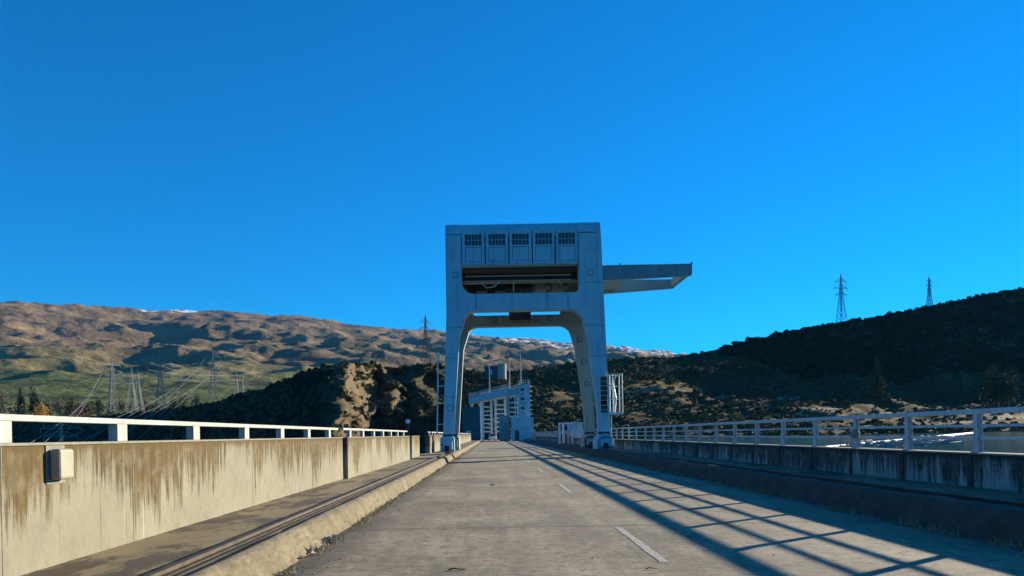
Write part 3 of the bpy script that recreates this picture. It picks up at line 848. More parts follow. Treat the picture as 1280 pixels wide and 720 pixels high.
# front portal: legs + cross beam; the slot above the beam stays open up to the house
front = [(-3.05, 1.55), (-2.38, 1.55), (-2.28, 3.0), (-1.93, 7.6), (-1.62, 8.55)] + [(-1.62 + 0.75 * (1 - math.cos(math.radians(a))), 8.55 + 0.7 * math.sin(math.radians(a))) for a in (30, 55, 75, 90)] \
    + [(5.0, 9.25)] + [(5.0 + 0.85 * math.sin(math.radians(a)), 9.25 - 0.85 * (1 - math.cos(math.radians(a)))) for a in (20, 40, 60, 80)] \
    + [(6.12, 7.5), (6.52, 4.2), (6.68, 2.6), (6.68, 1.55), (7.40, 1.55), (7.34, 4.5), (7.22, 8.5), (7.10, 11.2), (7.03, 14.0), (-2.70, 14.0), (-2.72, 9), (-2.98, 3)]
slot = rrect(-1.72, 5.62, 10.3, 13.9, 0.75, 0.35)
lc(plate('front_portal', front, [slot], G0, G0 + 0.9, M['crane'], crane))
back = [(x, z) for x, z in front]
slot_b = rrect(-1.2, 5.1, 10.02, 11.15, 0.2, 0.2)
lc(plate('rear_portal', back, [slot_b], G0 + 6.9, G0 + 7.7, M['crane_in'], crane))
# machine house with a rounded front eave, five window bays
y0, y1 = G0 + 0.06, G0 + 7.6
prof = [(y0, 12.12), (y0, 14.05)] + [(y0 + 0.85 * (1 - math.cos(math.radians(a))), 14.05 + 0.8 * math.sin(math.radians(a))) for a in (15, 30, 45, 60, 75, 90)] \
    + [(y1 - 0.85, 14.85)] + [(y1 - 0.85 + 0.85 * math.sin(math.radians(a)), 14.85 - 0.8 * (1 - math.cos(math.radians(a)))) for a in (15, 30, 45, 60, 75, 90)] + [(y1, 12.12)]
house = lc(MB().extrude_x(prof, -1.70, 5.60).build('machine_house', M['crane'], crane))
# end bays that carry the rounded shoulders, a little proud of the middle
def shoulder(x0, x1, cut):
    p = [(y - 0.06 if y < G0 + 1 else y, z) for y, z in prof]
    b = MB().extrude_x([(y, max(z, 14.002)) for y, z in p if z > 14.0], x0, x1)
    o = lc(b.build('roof_shoulder', M['crane'], crane))
    return o
shoulder(-2.70, -1.702, 0); shoulder(5.602, 7.02, 1)
lc(MB().extrude_y([(-2.69, 9.0), (-2.60, 9.0), (-2.60, 13.998), (-2.69, 13.998)], G0 + 0.9, G0 + 6.9).build('side_plate', M['crane'], crane))
lc(MB().extrude_y([(6.95, 10.3), (7.08, 10.3), (7.02, 13.998), (6.92, 13.998)], G0 + 0.9, G0 + 6.9).build('side_plate', M['crane'], crane))
bay = [-1.70, -0.22, 1.26, 2.72, 4.16, 5.60]
for i in range(5):
    xa, xb = bay[i] + 0.04, bay[i + 1] - 0.04
    c_ = (bay[i] + bay[i + 1]) / 2
    hx0, hx1, hz0, hz1 = c_ - 0.52, c_ + 0.52, 13.3, 14.0
    yf, yb = y0 - 0.13, y0 - 0.002
    fb = MB()
    fb.box(xa, hx0, yf, yb, 12.14, 14.22).box(hx1, xb, yf, yb, 12.14, 14.22)
    fb.box(hx0, hx1, yf, yb, hz1, 14.22).box(hx0, hx1, yf, yb, 13.2, hz0).box(hx0, hx1, yf, yb, 12.14, 12.28)
    bayo = lc(fb.build('wall_bay', M['crane'], crane))
    lc(MB().box(hx0 + 0.03, hx1 - 0.03, yf + 0.02, yb, 12.31, 13.17).build('lower_panel', M['crane'], bayo))
    fr = MB()
    for k in range(1, 5): fr.box(hx0 + 1.04 * k / 5 - 0.014, hx0 + 1.04 * k / 5 + 0.014, yf + 0.03, yf + 0.05, hz0, hz1)
    fr.box(hx0, hx1, yf + 0.028, yf + 0.052, 13.63, 13.66)
    w_ = lc(fr.build('window', M['crane'], crane))
    lc(MB().box(hx0, hx1, yf + 0.06, yf + 0.08, hz0, hz1).build('pane', M['glass'], w_))
lc(MB().box(-1.70, 5.60, y0 - 0.17, y0 - 0.003, 12.06, 12.118).build('sill_flange', M['crane'], crane))
lc(MB().box(-1.69, 5.59, G0 + 0.95, G0 + 6.85, 12.04, 12.11).build('soffit', M['crane_dark'], crane))  # coloured near black for the shade under the house
lc(MB().box(-1.69, 5.59, y0 - 0.0015, y0 + 0.02, 12.13, 14.0).build('bay_backing', M['crane_dark'], crane))  # dark sheet stands for the shadow in the gaps between bays
# girder and gear seen through the open slot
lc(MB().box(-1.9, 6.3, G0 + 3.0, G0 + 3.35, 11.68, 12.35).build('hoist_girder', M['hut'], crane))  # girder coloured dark for the shade inside the slot
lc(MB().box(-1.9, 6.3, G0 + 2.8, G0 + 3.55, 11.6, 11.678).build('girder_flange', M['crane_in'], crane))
lc(MB().box(-1.6, 1.5, G0 + 6.3, G0 + 6.6, 11.2, 12.02).build('dark_slot_plate', M['crane_dark'], crane))  # added dark plate stands for the dark opening behind the slot
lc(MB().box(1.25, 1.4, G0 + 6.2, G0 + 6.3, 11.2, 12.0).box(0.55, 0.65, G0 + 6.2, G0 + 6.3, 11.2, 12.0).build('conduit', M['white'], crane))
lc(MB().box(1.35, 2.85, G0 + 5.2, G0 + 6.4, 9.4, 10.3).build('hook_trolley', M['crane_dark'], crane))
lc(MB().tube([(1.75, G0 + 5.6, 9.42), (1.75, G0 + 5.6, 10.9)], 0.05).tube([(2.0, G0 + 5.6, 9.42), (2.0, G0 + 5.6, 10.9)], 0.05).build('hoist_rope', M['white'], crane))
for x in (0.3, 3.3, 4.3):
    lc(MB().tube([(x, G0 + 6.87, 9.68), (x, G0 + 6.899, 9.68)], 0.2, 16).build('gasket', M['crane_dark'], crane))
    lc(MB().tube([(x, G0 + 6.84, 9.68), (x, G0 + 6.869, 9.68)], 0.15, 16).build('cover_plate', M['crane_in'], crane))
# machinery under the house
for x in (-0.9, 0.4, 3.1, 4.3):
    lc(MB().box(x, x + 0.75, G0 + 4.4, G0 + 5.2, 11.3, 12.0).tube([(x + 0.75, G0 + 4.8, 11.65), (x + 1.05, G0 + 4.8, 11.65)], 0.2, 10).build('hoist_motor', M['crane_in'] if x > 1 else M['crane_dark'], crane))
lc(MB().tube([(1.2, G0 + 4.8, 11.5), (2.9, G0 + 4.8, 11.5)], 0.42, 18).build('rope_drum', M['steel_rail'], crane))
pp = MB().tube([(-1.6, G0 + 2.6, 11.95), (5.4, G0 + 2.6, 11.95)], 0.05, 6).tube([(-0.6, G0 + 2.7, 11.6), (-0.2, G0 + 2.7, 11.2), (0.3, G0 + 2.7, 11.25), (0.7, G0 + 2.7, 11.6)], 0.04, 6)
pp.tube([(1.6, G0 + 2.7, 11.65), (1.6, G0 + 2.7, 10.9)], 0.04, 6).tube([(4.6, G0 + 2.7, 11.62), (4.75, G0 + 2.7, 11.3), (4.9, G0 + 2.7, 11.62)], 0.035, 6)
lc(pp.build('cable_run', M['white'], crane))
lc(MB().box(-1.6, 5.4, G0 + 2.74, G0 + 2.79, 11.64, 11.68).build('girder_highlight', M['white'], crane))  # white strip paints a highlight along the girder
for x, z in ((-2.1, 11.5), (6.35, 11.5), (7.0, 3.4), (-2.55, 3.2)):
    lc(MB().tube([(x, G0 - 0.02, z), (x, G0 + 0.001, z)], 0.20, 18).build('gasket', M['crane_dark'], crane))
    lc(MB().tube([(x, G0 - 0.04, z), (x, G0 - 0.0205, z)], 0.165, 18).build('cover_plate', M['crane'], crane))
for x, z in ((6.0, 8.2), (6.25, 6.6), (6.45, 5.0)):
    lc(MB().tube([(x + 0.42, G0 + 6.87, z), (x + 0.42, G0 + 6.899, z)], 0.2, 14).build('gasket', M['crane_dark'], crane))
    lc(MB().tube([(x + 0.42, G0 + 6.84, z), (x + 0.42, G0 + 6.869, z)], 0.15, 14).build('cover_plate', M['crane_in'], crane))
lc(MB().box(5.63, 7.09, G0 - 0.02, G0 + 0.0, 10.86, 10.92).build('beam_seam', M['crane_in'], crane))
for z, xs in ((3.9, (-2.99, -2.24, 6.57, 7.34)), (6.3, (-2.86, -2.04, 6.30, 7.26)), (8.2, (-2.77, -1.72, 6.06, 7.2))):
    lc(MB().box(xs[0], xs[1], G0 - 0.012, G0 - 0.001, z, z + 0.018).box(xs[2], xs[3], G0 - 0.012, G0 - 0.001, z, z + 0.018).build('plate_seam', M['crane_dark'], crane))
for x in (-0.85, 1.4, 3.6, 4.9):
    lc(MB().box(x, x + 0.018, G0 - 0.012, G0 - 0.001, 9.3, 10.28).build('plate_seam', M['crane_dark'], crane))
# longitudinal tie beams between the portals
for x0_, x1_ in ((-2.7, -2.1), (6.4, 7.05)):
    lc(MB().box(x0_, x1_, G0 + 0.9, G0 + 6.9, 9.4, 10.3).build('tie_beam', M['crane_in'], crane))
# cantilever jib: two girders joined by a raked nose
def girder(yy, x1_, z0a, z0b, zt):
    return MB().extrude_y([(7.0, z0a), (x1_ - 0.05, z0b), (x1_, z0b + 0.15), (x1_, zt), (7.0, zt)], yy, yy + 0.35)
lc(girder(G0 + 0.2, 12.75, 11.03, 11.27, 11.95).build('jib_girder', M['jib'], crane))
lc(girder(G0 + 4.7, 12.75, 11.0, 11.35, 11.95).build('jib_girder', M['jib'], crane))
lc(MB().box(12.45, 12.749, G0 + 0.55, G0 + 4.7, 11.4, 11.9).build('jib_nose', M['jib'], crane))
lc(MB().box(7.05, 8.6, G0 + 0.55, G0 + 4.7, 11.3, 11.45).build('jib_deck', M['jib'], crane))
lc(MB().box(7.0, 12.8, G0 + 0.15, G0 + 0.6, 11.952, 11.985).build('jib_rail', M['crane'], crane))
for x in (8.2, 12.7): lc(MB().box(x, x + 0.08, G0 + 0.3, G0 + 0.38, 11.986, 12.12).build('jib_stop', M['crane_dark'], crane))
# bogies under the four legs
def bogie(xc, yc, mat, w=0.55, square=False):
    arch = [(xc - w, 0.46), (xc + w, 0.46)] + [(xc + w * math.cos(math.radians(q)), 0.92 + 0.50 * math.sin(math.radians(q))) for q in range(0, 181, 15)]
    if square: arch = [(xc - w, 0.46), (xc + w, 0.46), (xc + w, 1.30), (xc + w * 0.8, 1.42), (xc - w * 0.8, 1.42), (xc - w, 1.30)]
    bo = lc(MB().extrude_y(arch, yc - 0.9, yc + 0.9).build('bogie', mat, crane, bevel=0.02))
    inner = [(xc - w * 0.82, 0.5), (xc + w * 0.82, 0.5)] + [(xc + w * 0.82 * math.cos(math.radians(q)), 0.92 + 0.38 * math.sin(math.radians(q))) for q in range(0, 181, 15)]
    if square: inner = [(xc - w * 0.94, 0.88), (xc + w * 0.94, 0.88), (xc + w * 0.94, 0.96), (xc - w * 0.94, 0.96)]
    lc(MB().extrude_y(inner, yc - 0.93, yc - 0.901).build('guard_plate', M['jib'] if mat is M['crane'] and not square else M['crane_dark'], bo))
    lc(MB().box(xc - 0.3, xc + 0.3, yc - 0.45, yc + 0.45, 1.40, 1.552).build('pin_block', M['crane_dark'], bo))
    for s in (-0.5, 0.5):
        lc(MB().tube([(xc - 0.12, yc + s, 0.60), (xc + 0.12, yc + s, 0.60)], 0.23, 18).build('wheel', M['steel_rail'], bo))
    lc(MB().box(xc - w * 0.6, xc + w * 0.75, yc - 1.12, yc - 0.931, 0.62, 1.10).build('drive_motor', mat, bo, bevel=0.04))
    lc(MB().box(xc - 0.16, xc + 0.12, yc - 1.14, yc - 1.121, 0.5, 0.85).build('buffer', M['crane_dark'], bo))
    return bo
bogie(-2.78, G0 + 0.45, M['crane'], 0.44, True); bogie(7.02, G0 + 0.45, M['crane'])
bogie(-2.78, G0 + 7.3, M['crane_in'], 0.44, True); bogie(7.02, G0 + 7.3, M['crane_in'])
# ladder on the outer right leg with landing cage
lad = MB()
for z in np.arange(2.9, 5.0, 0.3): lad.bar((6.78, G0 - 0.12, z), (7.28, G0 - 0.12, z), 0.03)
for x in (6.78, 7.28): lad.bar((x, G0 - 0.12, 2.2), (x, G0 - 0.12, 5.2), 0.06)
lc(lad.build('ladder', M['galv'], crane))
lc(MB().box(6.82, 7.24, G0 - 0.04, G0 - 0.004, 2.75, 5.0).build('ladder_recess', M['crane_dark'], crane))
cg = MB()
for x, yy in ((7.55, -0.2), (8.15, -0.2), (8.15, 0.9), (7.55, 0.9)):
    cg.tube([(x, G0 + yy, 2.7), (x, G0 + yy, 5.15)], 0.035, 8)
for z in (2.75, 3.6, 4.4, 5.13):
    for p, q in (((7.3, -0.2), (8.15, -0.2)), ((8.15, -0.2), (8.15, 0.9)), ((8.15, 0.9), (7.3, 0.9))):
        cg.tube([(p[0], G0 + p[1], z), (q[0], G0 + q[1], z)], 0.028, 6)
lc(cg.build('landing_cage', M['galv'], crane))
lc(MB().box(7.32, 8.2, G0 - 0.25, G0 + 0.95, 2.62, 2.70).build('landing', M['crane'], crane))
lc(MB().tube([(7.65, G0 + 0.1, 2.7), (7.75, G0 + 0.1, 3.6), (7.6, G0 + 0.1, 4.5), (7.85, G0 + 0.1, 5.1)], 0.10, 8).build('cable_loop', M['galv'], crane))
lc(MB().tube([(7.5, G0 + 0.1, 0.5), (7.5, G0 + 0.1, 2.62)], 0.04, 6).build('conduit', M['white'], crane))
# slim pole with fittings on the outer left leg
pl_ = MB().tube([(-3.45, G0 + 0.4, 1.6), (-3.30, G0 + 0.4, 6.6)], 0.045, 8)
for z in (2.2, 3.5, 4.6, 5.6, 6.5): pl_.bar((-3.42, G0 + 0.4, z), (-2.95, G0 + 0.4, z), 0.05)
lc(pl_.build('cable_mast', M['white'], crane))
lc(MB().box(-3.46, -3.2, G0 + 0.3, G0 + 0.55, 6.5, 6.72).build('mast_lamp', M['white'], crane))

# ================================================================== FAR END OF THE DAM
# gate hoist bridge
gh = thing('gate_hoist_bridge', 'pale blue gate hoist bridge with tower at the far end of the road', 'hoist bridge', (3, 165, 0))
def lg(o): o.data.transform(Matrix.Translation((-3, -165, 0))); return o
A_, B_ = Vector((5.4, 166, 0)), Vector((-4.6, 204, 0))
dirv = (B_ - A_).normalized()
def along(s, z): p = A_ + dirv * s; return Vector((p.x, p.y, z))
L_ = (B_ - A_).length
lg(MB().bar(along(0.5, 10.8), along(L_, 10.8), 3.2, 1.5).build('deck', M['concrete_blue'], gh))
rl = MB()
for side in (-1.5, 1.5):
    sd = Vector((dirv.y, -dirv.x, 0)) * side
    for z in (12.1, 12.6): rl.bar(along(0.5, z) + sd, along(L_, z) + sd, 0.07)
    for s in np.arange(0.5, L_, 1.6): rl.bar(along(s, 11.6) + sd, along(s, 12.62) + sd, 0.07)
lg(rl.build('deck_rail', M['white'], gh))
for x_ in (5.0, 5.75): lg(MB().box(x_, x_ + 0.28, 163.2, 163.5, 5.0, 10.02).build('column', M['white'], gh))
sw = MB()
for k_ in range(6): sw.bar((5.28, 163.35, 5.4 + 0.75 * k_), (5.75, 163.35, 5.75 + 0.75 * k_), 0.12)
lg(sw.build('stair', M['galv'], gh))
for i, s in enumerate((2.0, 13, 26, 38)):
    b = MB()
    for side in (-1.2, 1.2):
        sd = Vector((dirv.y, -dirv.x, 0)) * side
        b.bar(along(s, -0.2) + sd, along(s, 10.04) + sd, 0.55, 0.55)
    for z in np.arange(2.2, 9.4, 1.05):
        b.bar(along(s, z) + Vector((dirv.y, -dirv.x, 0)) * -1.0, along(s, z) + Vector((dirv.y, -dirv.x, 0)) * 1.0, 0.25, 0.3)
    lg(b.build('pier', M['white'] if i else M['concrete_blue'], gh))
tw = MB().box(6.1, 8.35, 162, 167.2, 5.0, 12.2)
tower = lg(tw.build('tower', M['concrete_blue'], gh))
for k, z in enumerate(np.arange(5.8, 11.8, 1.0)):
    lg(MB().box(6.35, 7.1, 161.93, 161.999, z, z + 0.55).build('louvre', M['crane_dark'] if k % 2 else M['concrete'], tower))
    lg(MB().box(8.36, 8.9, 162.6, 164.0, z - 0.06, z).build('landing', M['white'], tower))
tr = MB()
for z in (12.6, 13.1):
    for p, q in (((6.15, 162.1), (8.3, 162.1)), ((6.15, 162.1), (6.15, 167)), ((8.3, 162.1), (8.3, 167))): tr.bar((*p, z), (*q, z), 0.08)
for x in np.arange(6.15, 8.4, 0.43): tr.bar((x, 162.1, 12.2), (x, 162.1, 13.1), 0.07)
lg(tr.build('roof_rail', M['white'], gh))
lg(MB().box(4.3, 8.9, 160.0, 168.0, -0.2, 5.0).build('gate_house', M['concrete_blue'], gh))
lg(MB().box(1.7, 3.9, 166, 172, -0.2, 5.6).build('gate_house', M['concrete'], gh))
fn = MB()
for x in (1.8, 2.35, 2.9, 3.45): fn.box(x, x + 0.25, 165.9, 165.999, 0.0, 5.4)
lg(fn.build('pilaster', M['concrete_blue'], gh))
lg(MB().box(4.9, 5.8, 159.94, 159.999, 0.05, 2.3).build('door', M['hut'], gh))
lg(MB().tube([(6.6, 159.8, 3.0), (6.6, 159.8, 3.02)], 0.5, 14).bar((6.6, 160, 3.3), (6.6, 159.6, 3.3), 0.15).build('flood_lamp', M['white'], gh))
for i, (px, yt, yb, dd) in enumerate(((612, 455, 492, 196), (637, 448, 487, 178), (651, 441, 484, 168))):
    b_, t_ = W(px, yb, dd), W(px, yt, dd)
    lg(MB().tube([b_ - Vector((0, 0, 0.4)), (b_.x, b_.y, t_.z)], 0.16, 8, 0.10).build('mast', M['concrete'], gh))

# teal hut on the walkway
hut = thing('site_hut', 'windowless dark teal hut beside the far kerb', 'hut', (-4.2, 158, 0.2))
MB().box(-2.0, 1.72, 0, 5, 0, 7.0).build('wall', M['hut'], hut, bevel=0.03)
MB().box(-2.1, 1.80, -0.1, 5.1, 7.003, 7.16).build('roof', M['hut'], hut)
MB().box(-1.2, -0.2, -0.04, -0.003, 0.1, 2.2).build('door', M['concrete_blue'], hut)
rb = MB()
for z in (2.35, 4.7): rb.box(-2.0, 1.72, -0.03, -0.003, z, z + 0.08)
rb.build('cladding_band', M['crane_dark'], hut)
po = MB().box(-1.95, -1.6, 157, 157.4, 0.3, 8.0).build('concrete_post', M['white']); recenter(po, (-1.78, 157.2, 0.3))
tag(po, 'tall white post at the road edge beside the teal hut', 'post')

# white car parked at the end of the road
car = thing('parked_car', 'white car parked at the far end beneath the hoist bridge', 'car', (0.1, 178, 0))
MB().extrude_x([(-2.2, 0.32), (2.2, 0.32), (2.25, 0.85), (2.15, 1.05), (-1.25, 1.08), (-2.1, 0.95), (-2.25, 0.6)], -0.92, 0.92).build('body', M['carpaint'], car, bevel=0.06)
MB().extrude_x([(-1.2, 1.08), (1.9, 1.05), (1.55, 1.62), (-0.35, 1.66)], -0.78, 0.78).build('cabin', M['carpaint'], car, bevel=0.05)
MB().add([(-0.68, -1.17, 1.13), (0.68, -1.17, 1.13), (0.6, -0.47, 1.60), (-0.6, -0.47, 1.60)], [(0, 1, 2, 3)]).build('windscreen', M['glass'], car)
for x in (-0.785, 0.785):
    MB().add([(x, -0.85, 1.12), (x, 1.6, 1.10), (x, 1.4, 1.52), (x, -0.3, 1.55)], [(0, 1, 2, 3)]).build('side_window', M['glass'], car)
for x in (-0.8, 0.8):
    for y in (-1.45, 1.4):
        wl = MB().tube([(x - 0.11, y, 0.33), (x + 0.11, y, 0.33)], 0.33, 16).build('wheel', M['tyre'], car)
        MB().tube([(x - 0.12, y, 0.33), (x + 0.12, y, 0.33)], 0.19, 12).build('rim', M['galv'], wl)
    MB().box(x * 0.82 - 0.17, x * 0.82 + 0.17, -2.27, -2.2, 0.68, 0.84).build('headlight', M['lamp'], car)

# striped barrier and cabinets on the lakeside walkway
ba = thing('road_barrier', 'red and white striped barrier with white frame on the lakeside walkway', 'barrier', (7.4, 75, ZR))
for x in (-0.75, -0.35, 0.5): MB().box(x, x + 0.2, 0, 0.2, 0, 2.0 if x < 0.4 else 1.4).build('upright', M['white'], ba)
for i in range(5):
    MB().box(-0.52 + 0.22 * i, -0.40 + 0.22 * i, -0.06, -0.003, 0.05, 1.05 - 0.05 * i).build('striped_board', M['red'] if i % 2 == 0 else M['white'], ba)
MB().box(-0.75, 0.7, 0.0, 0.15, 2.003, 2.15).build('head_board', M['white'], ba)
ca = MB().box(8.6, 10.2, 84, 85.5, ZR, 2.6).box(8.5, 10.3, 83.9, 85.6, 2.602, 2.7).build('control_cabinet', M['concrete_blue']); recenter(ca, (9.4, 84.7, ZR))
tag(ca, 'grey control cabinet behind the striped barrier', 'cabinet')
for i, (x, y) in enumerate(((6.9, 120), (7.2, 128), (7.4, 136), (7.8, 144))):
    b = MB().box(-0.14, 0.14, -0.14, 0.14, 0, 1.25).box(-0.18, 0.18, -0.18, 0.18, 1.252, 1.4).build('bollard', M['concrete'])
    b.location = (x, y, ZR); tag(b, 'squat concrete bollard at the far lakeside kerb', 'bollard', 'bollards at the far kerb')

# lamp post on the wall gap left of the crane
lp = thing('lamp_post', 'small dark post with round head at the parapet gap before the crane', 'lamp', (XL - 0.05, 38.8, ZL))
MB().tube([(0, 0, 0), (0, 0, 1.85)], 0.06, 8).build('pole', M['crane_dark'], lp)
bm = bmesh.new(); bmesh.ops.create_uvsphere(bm, u_segments=12, v_segments=8, radius=0.13, matrix=Matrix.Translation((0, 0, 1.95)))
me = bpy.data.meshes.new('lamp_head'); bm.to_mesh(me); bm.free(); link('lamp_head', me, M['white'], lp)

# concrete tank on the hill top
tk = thing('water_tank', 'round concrete water tank on the hilltop behind the crane', 'tank', (0, 0, 0))
c_ = W(627.5, 467, 398)
tk.location = (c_.x, c_.y, c_.z - 3)
MB().tube([(0, 0, 0), (0, 0, 8.0)], 2.3, 24).build('shell', M['concrete'], tk)
MB().tube([(0, 0, 8.002), (0, 0, 8.25)], 2.4, 24).build('roof', M['concrete'], tk)
MB().box(0.6, 1.0, -2.32, -2.15, 0, 7.99).build('ladder', M['galv'], tk)
c_ = W(614, 467, 400)
sh = thing('shed', 'low dark shed beside the concrete tank on the hilltop', 'shed', (c_.x, c_.y, c_.z - 3))
MB().box(-3.6, 3.6, 0, 6, 0, 6.3).build('wall', M['hut'], sh)
MB().extrude_x([(-0.4, 6.302), (6.4, 6.302), (6.4, 6.5), (3, 7.7), (-0.4, 6.5)], -3.9, 3.9).build('roof', M['crane_dark'], sh)
MB().box(-0.6, 0.6, -0.05, -0.003, 2.5, 5).build('door', M['concrete_blue'], sh)

# ================================================================== PYLONS AND WIRES
def pylon(px, y_top, y_base, d, label, arms=(0.62, 0.74, 0.86), aw=0.17, wbase=0.16, yaw=0.3, thick=0.26, mat='pylon'):
    top, base = W(px, y_top, d), W(px, y_base, d)
    h = top.z - base.z
    t = thing('power_pylon', label, 'pylon', (base.x, base.y, base.z), 'steel lattice power pylons')
    t.rotation_euler = (0, 0, yaw)
    def half(z):   # half width at relative height
        return h * (wbase / 2) * (1 - z / 0.6 * 0.72) if z < 0.6 else h * (wbase / 2) * max(0.03, 0.28 * (1 - (z - 0.6) / 0.45))
    b = MB()
    lv = [0, .13, .25, .36, .46, .54, .6, .68, .76, .84, .91, .96]
    cs = ((-1, -1), (1, -1), (1, 1), (-1, 1))
    P = [[Vector((sx * half(z), sy * half(z), z * h)) for sx, sy in cs] for z in lv]
    for i in range(len(lv) - 1):
        for k in range(4):
            k2 = (k + 1) % 4
            b.bar(P[i][k], P[i + 1][k], thick)
            b.bar(P[i][k], P[i + 1][k2], thick * 0.62); b.bar(P[i][k2], P[i + 1][k], thick * 0.6)
            b.bar(P[i + 1][k], P[i + 1][k2], thick * 0.6)
    b.bar((0, 0, 0.95 * h), (0, 0, h), thick)
    b.build('mast', M[mat], t)
    tips = []
    for a in arms:
        c = MB(); w = aw * h * (1.0 if a != arms[1] else 1.2) / 1.1
        for s in (-1, 1):
            tip = Vector((s * w, 0, a * h)); hw = half(a)
            for sy in (-1, 1):
                c.bar((s * hw, sy * hw, a * h), tip, thick * 0.9); c.bar((s * hw, sy * hw, (a + 0.05) * h), tip, thick * 0.8)
            c.bar(tip, tip - Vector((0, 0, 0.05 * h)), thick * 0.7)
            tips.append(Matrix.Translation(base) @ Matrix.Rotation(yaw, 4, 'Z') @ (tip - Vector((0, 0, 0.05 * h))))
        c.build('cross_arm', M[mat], t)
    return tips
P1 = pylon(141, 447, 515, 520, 'slim pylon farthest along the valley left of the tallest one', yaw=0.9)
P2a = pylon(165, 458, 518, 640, 'squat pylon of the pair in the valley with thinner steel', yaw=0.2, wbase=0.24, arms=(0.72, 0.9))
P2b = pylon(173, 462, 518, 660, 'fainter pylon of the valley pair beside the tallest one', yaw=0.2, wbase=0.24, arms=(0.72, 0.9))
P3 = pylon(201, 439, 515, 430, 'tallest valley pylon rising over the shaded slope', yaw=0.5, thick=0.3)
P4 = pylon(267, 437, 500, 560, 'pylon on the slope where the steep wires end', yaw=0.7)
P5 = pylon(296, 463, 500, 640, 'short pylon at the hill edge beyond the steep wires', yaw=0.1, arms=(0.75, 0.9), aw=0.25)
P5b = pylon(303, 466, 500, 660, 'low switchyard pylon half hidden by the hill edge', yaw=0.1, arms=(0.75, 0.9), aw=0.25)
P6 = pylon(533, 392, 470, 520, 'lone dark pylon on the plateau left of the crane', yaw=1.1, thick=0.2, mat='pylon_dark')
P7 = pylon(1052, 342, 412, 625, 'large pylon on the skyline above the wooded hill', yaw=0.25, thick=0.25, aw=0.13, mat='pylon_dark')
P8 = pylon(1162, 345, 392, 690, 'farther pylon on the skyline over the shaded hill', yaw=0.5, thick=0.25, aw=0.11, mat='pylon_dark')
P0 = pylon(78, 521, 640, 190, 'pylon top seen through the white railing', yaw=0.5, arms=(0.8, 0.88, 0.95), thick=0.14)

def wire(p, q, sag, label, r=0.06):
    p, q = Vector(p), Vector(q)
    pts = [p.lerp(q, i / 14) - Vector((0, 0, 4 * sag * (i / 14) * (1 - i / 14))) for i in range(15)]
    o = MB().tube(pts, r, 5).build('power_line', M['wire']); recenter(o, p)
    return tag(o, label, 'power line', 'power lines in the valley')
lab = 'pale power line descending from the slope pylon towards the railing'
for (p, dst) in zip(P4, ((35, 566), (55, 566), (75, 566), (100, 566), (125, 566), (150, 566))):
    wire(p, W(dst[0], dst[1], 210), 3.0, lab)
for p, q in zip(P3, P5 + P5b): wire(p, q, 2.0, 'power line strung level from the tallest valley pylon to the hill edge', 0.09)
for p, q in zip(P1[:4], P2a): wire(p, q, 1.5, 'power line between the slim pylon and the squat pair', 0.09)
for p, dst in zip(P1[::2], ((28, 560), (48, 560), (68, 560))): wire(p, W(dst[0], dst[1], 200), 3.0, 'power line dropping from the slim pylon behind the railing', 0.07)

# ================================================================== LAKE: log boom and driftwood
boom = thing('log_boom', 'line of pale floats strung across the lake', 'log boom', (39, 88, -0.8))
p0, p1 = Vector((0, 0, 0)), Vector((128, 170, 0))
for i in range(70):
    a = p0.lerp(p1, i / 70); b = p0.lerp(p1, (i + 0.86) / 70)
    MB().tube([a, a + (b - a) * 0.1, b - (b - a) * 0.1, b], 0.28, 8).build('float', M['buoy_red'] if i < 9 and i % 2 == 0 else M['buoy'], boom)
dv, df, of = [], [], 0
for i in range(260):
    s = R.random(); c = Vector((39, 88, -0.75)).lerp(Vector((95, 170, -0.75)), s) + Vector((R.uniform(0, 14) * (1 - 0.4 * s), R.uniform(-3, 5), 0))
    an = R.uniform(0, 3.14); l = R.uniform(0.5, 2.4)
    q = MB().tube([c - Vector((math.cos(an) * l, math.sin(an) * l, 0)), c + Vector((math.cos(an) * l, math.sin(an) * l, R.uniform(0, 0.25)))], R.uniform(0.06, 0.16), 5)
    dv += q.v; df += [tuple(x + of for x in f) for f in q.f]; of = len(dv)
o = MB(); o.v, o.f = dv, df
tag(o.build('driftwood', M['wood']), 'bleached driftwood floating in behind the log boom', 'driftwood', kind='stuff')

# ================================================================== SMALL THINGS ON THE ROAD
def twig(x, y, ang, l, label, mat='twig', r=0.014):
    b = MB(); d = Vector((math.cos(ang), math.sin(ang), 0)); s = Vector((-d.y, d.x, 0))
    b.tube([d * -l / 2, d * -l / 6 + s * l * 0.06 + Vector((0, 0, .012)), d * l / 5 - s * l * 0.05, d * l / 2 + s * l * 0.04], r, 6, r * 0.4)
    b.tube([d * l / 8, d * l / 3 + s * l * 0.2], r * 0.5, 5, r * 0.2)
    o = b.build('dead_twig', M[mat]); o.location = (x, y, 0.012)
    return tag(o, label, 'twig')
def road_xy(px, py):
    a, b = ab(px, py); d = F * CAMZ / b; return a * d / F, d
x, y = road_xy(572, 713); twig(x, y, 0.05, 0.2, 'dark twig lying in the near lane', r=0.01)
x, y = road_xy(617, 606); twig(x, y, 1.6, 0.55, 'dark curled twig farther up the lane', r=0.016)
x, y = road_xy(815, 712); twig(x, y, 0.2, 0.14, 'small twig beside the nearest centre dash', r=0.007)
def litter(px, py, label, n=16, sz=0.07):
    x, y = road_xy(px, py)
    pts = np.stack([R.normal(0, 0.06, n), R.normal(0, 0.16, n), R.uniform(0.01, 0.06, n)], 1)
    v, f = leaf_quads(pts, sz, R)
    v[:, 2] = np.maximum(v[:, 2], 0.008)
    o = raw_mesh('leaf_litter', v, f, M['leaf_litter']); o.location = (x, y, 0)
    tag(o, label, 'leaves')
litter(412, 676, 'pale dry leaves against the sunlit kerb, larger clump')
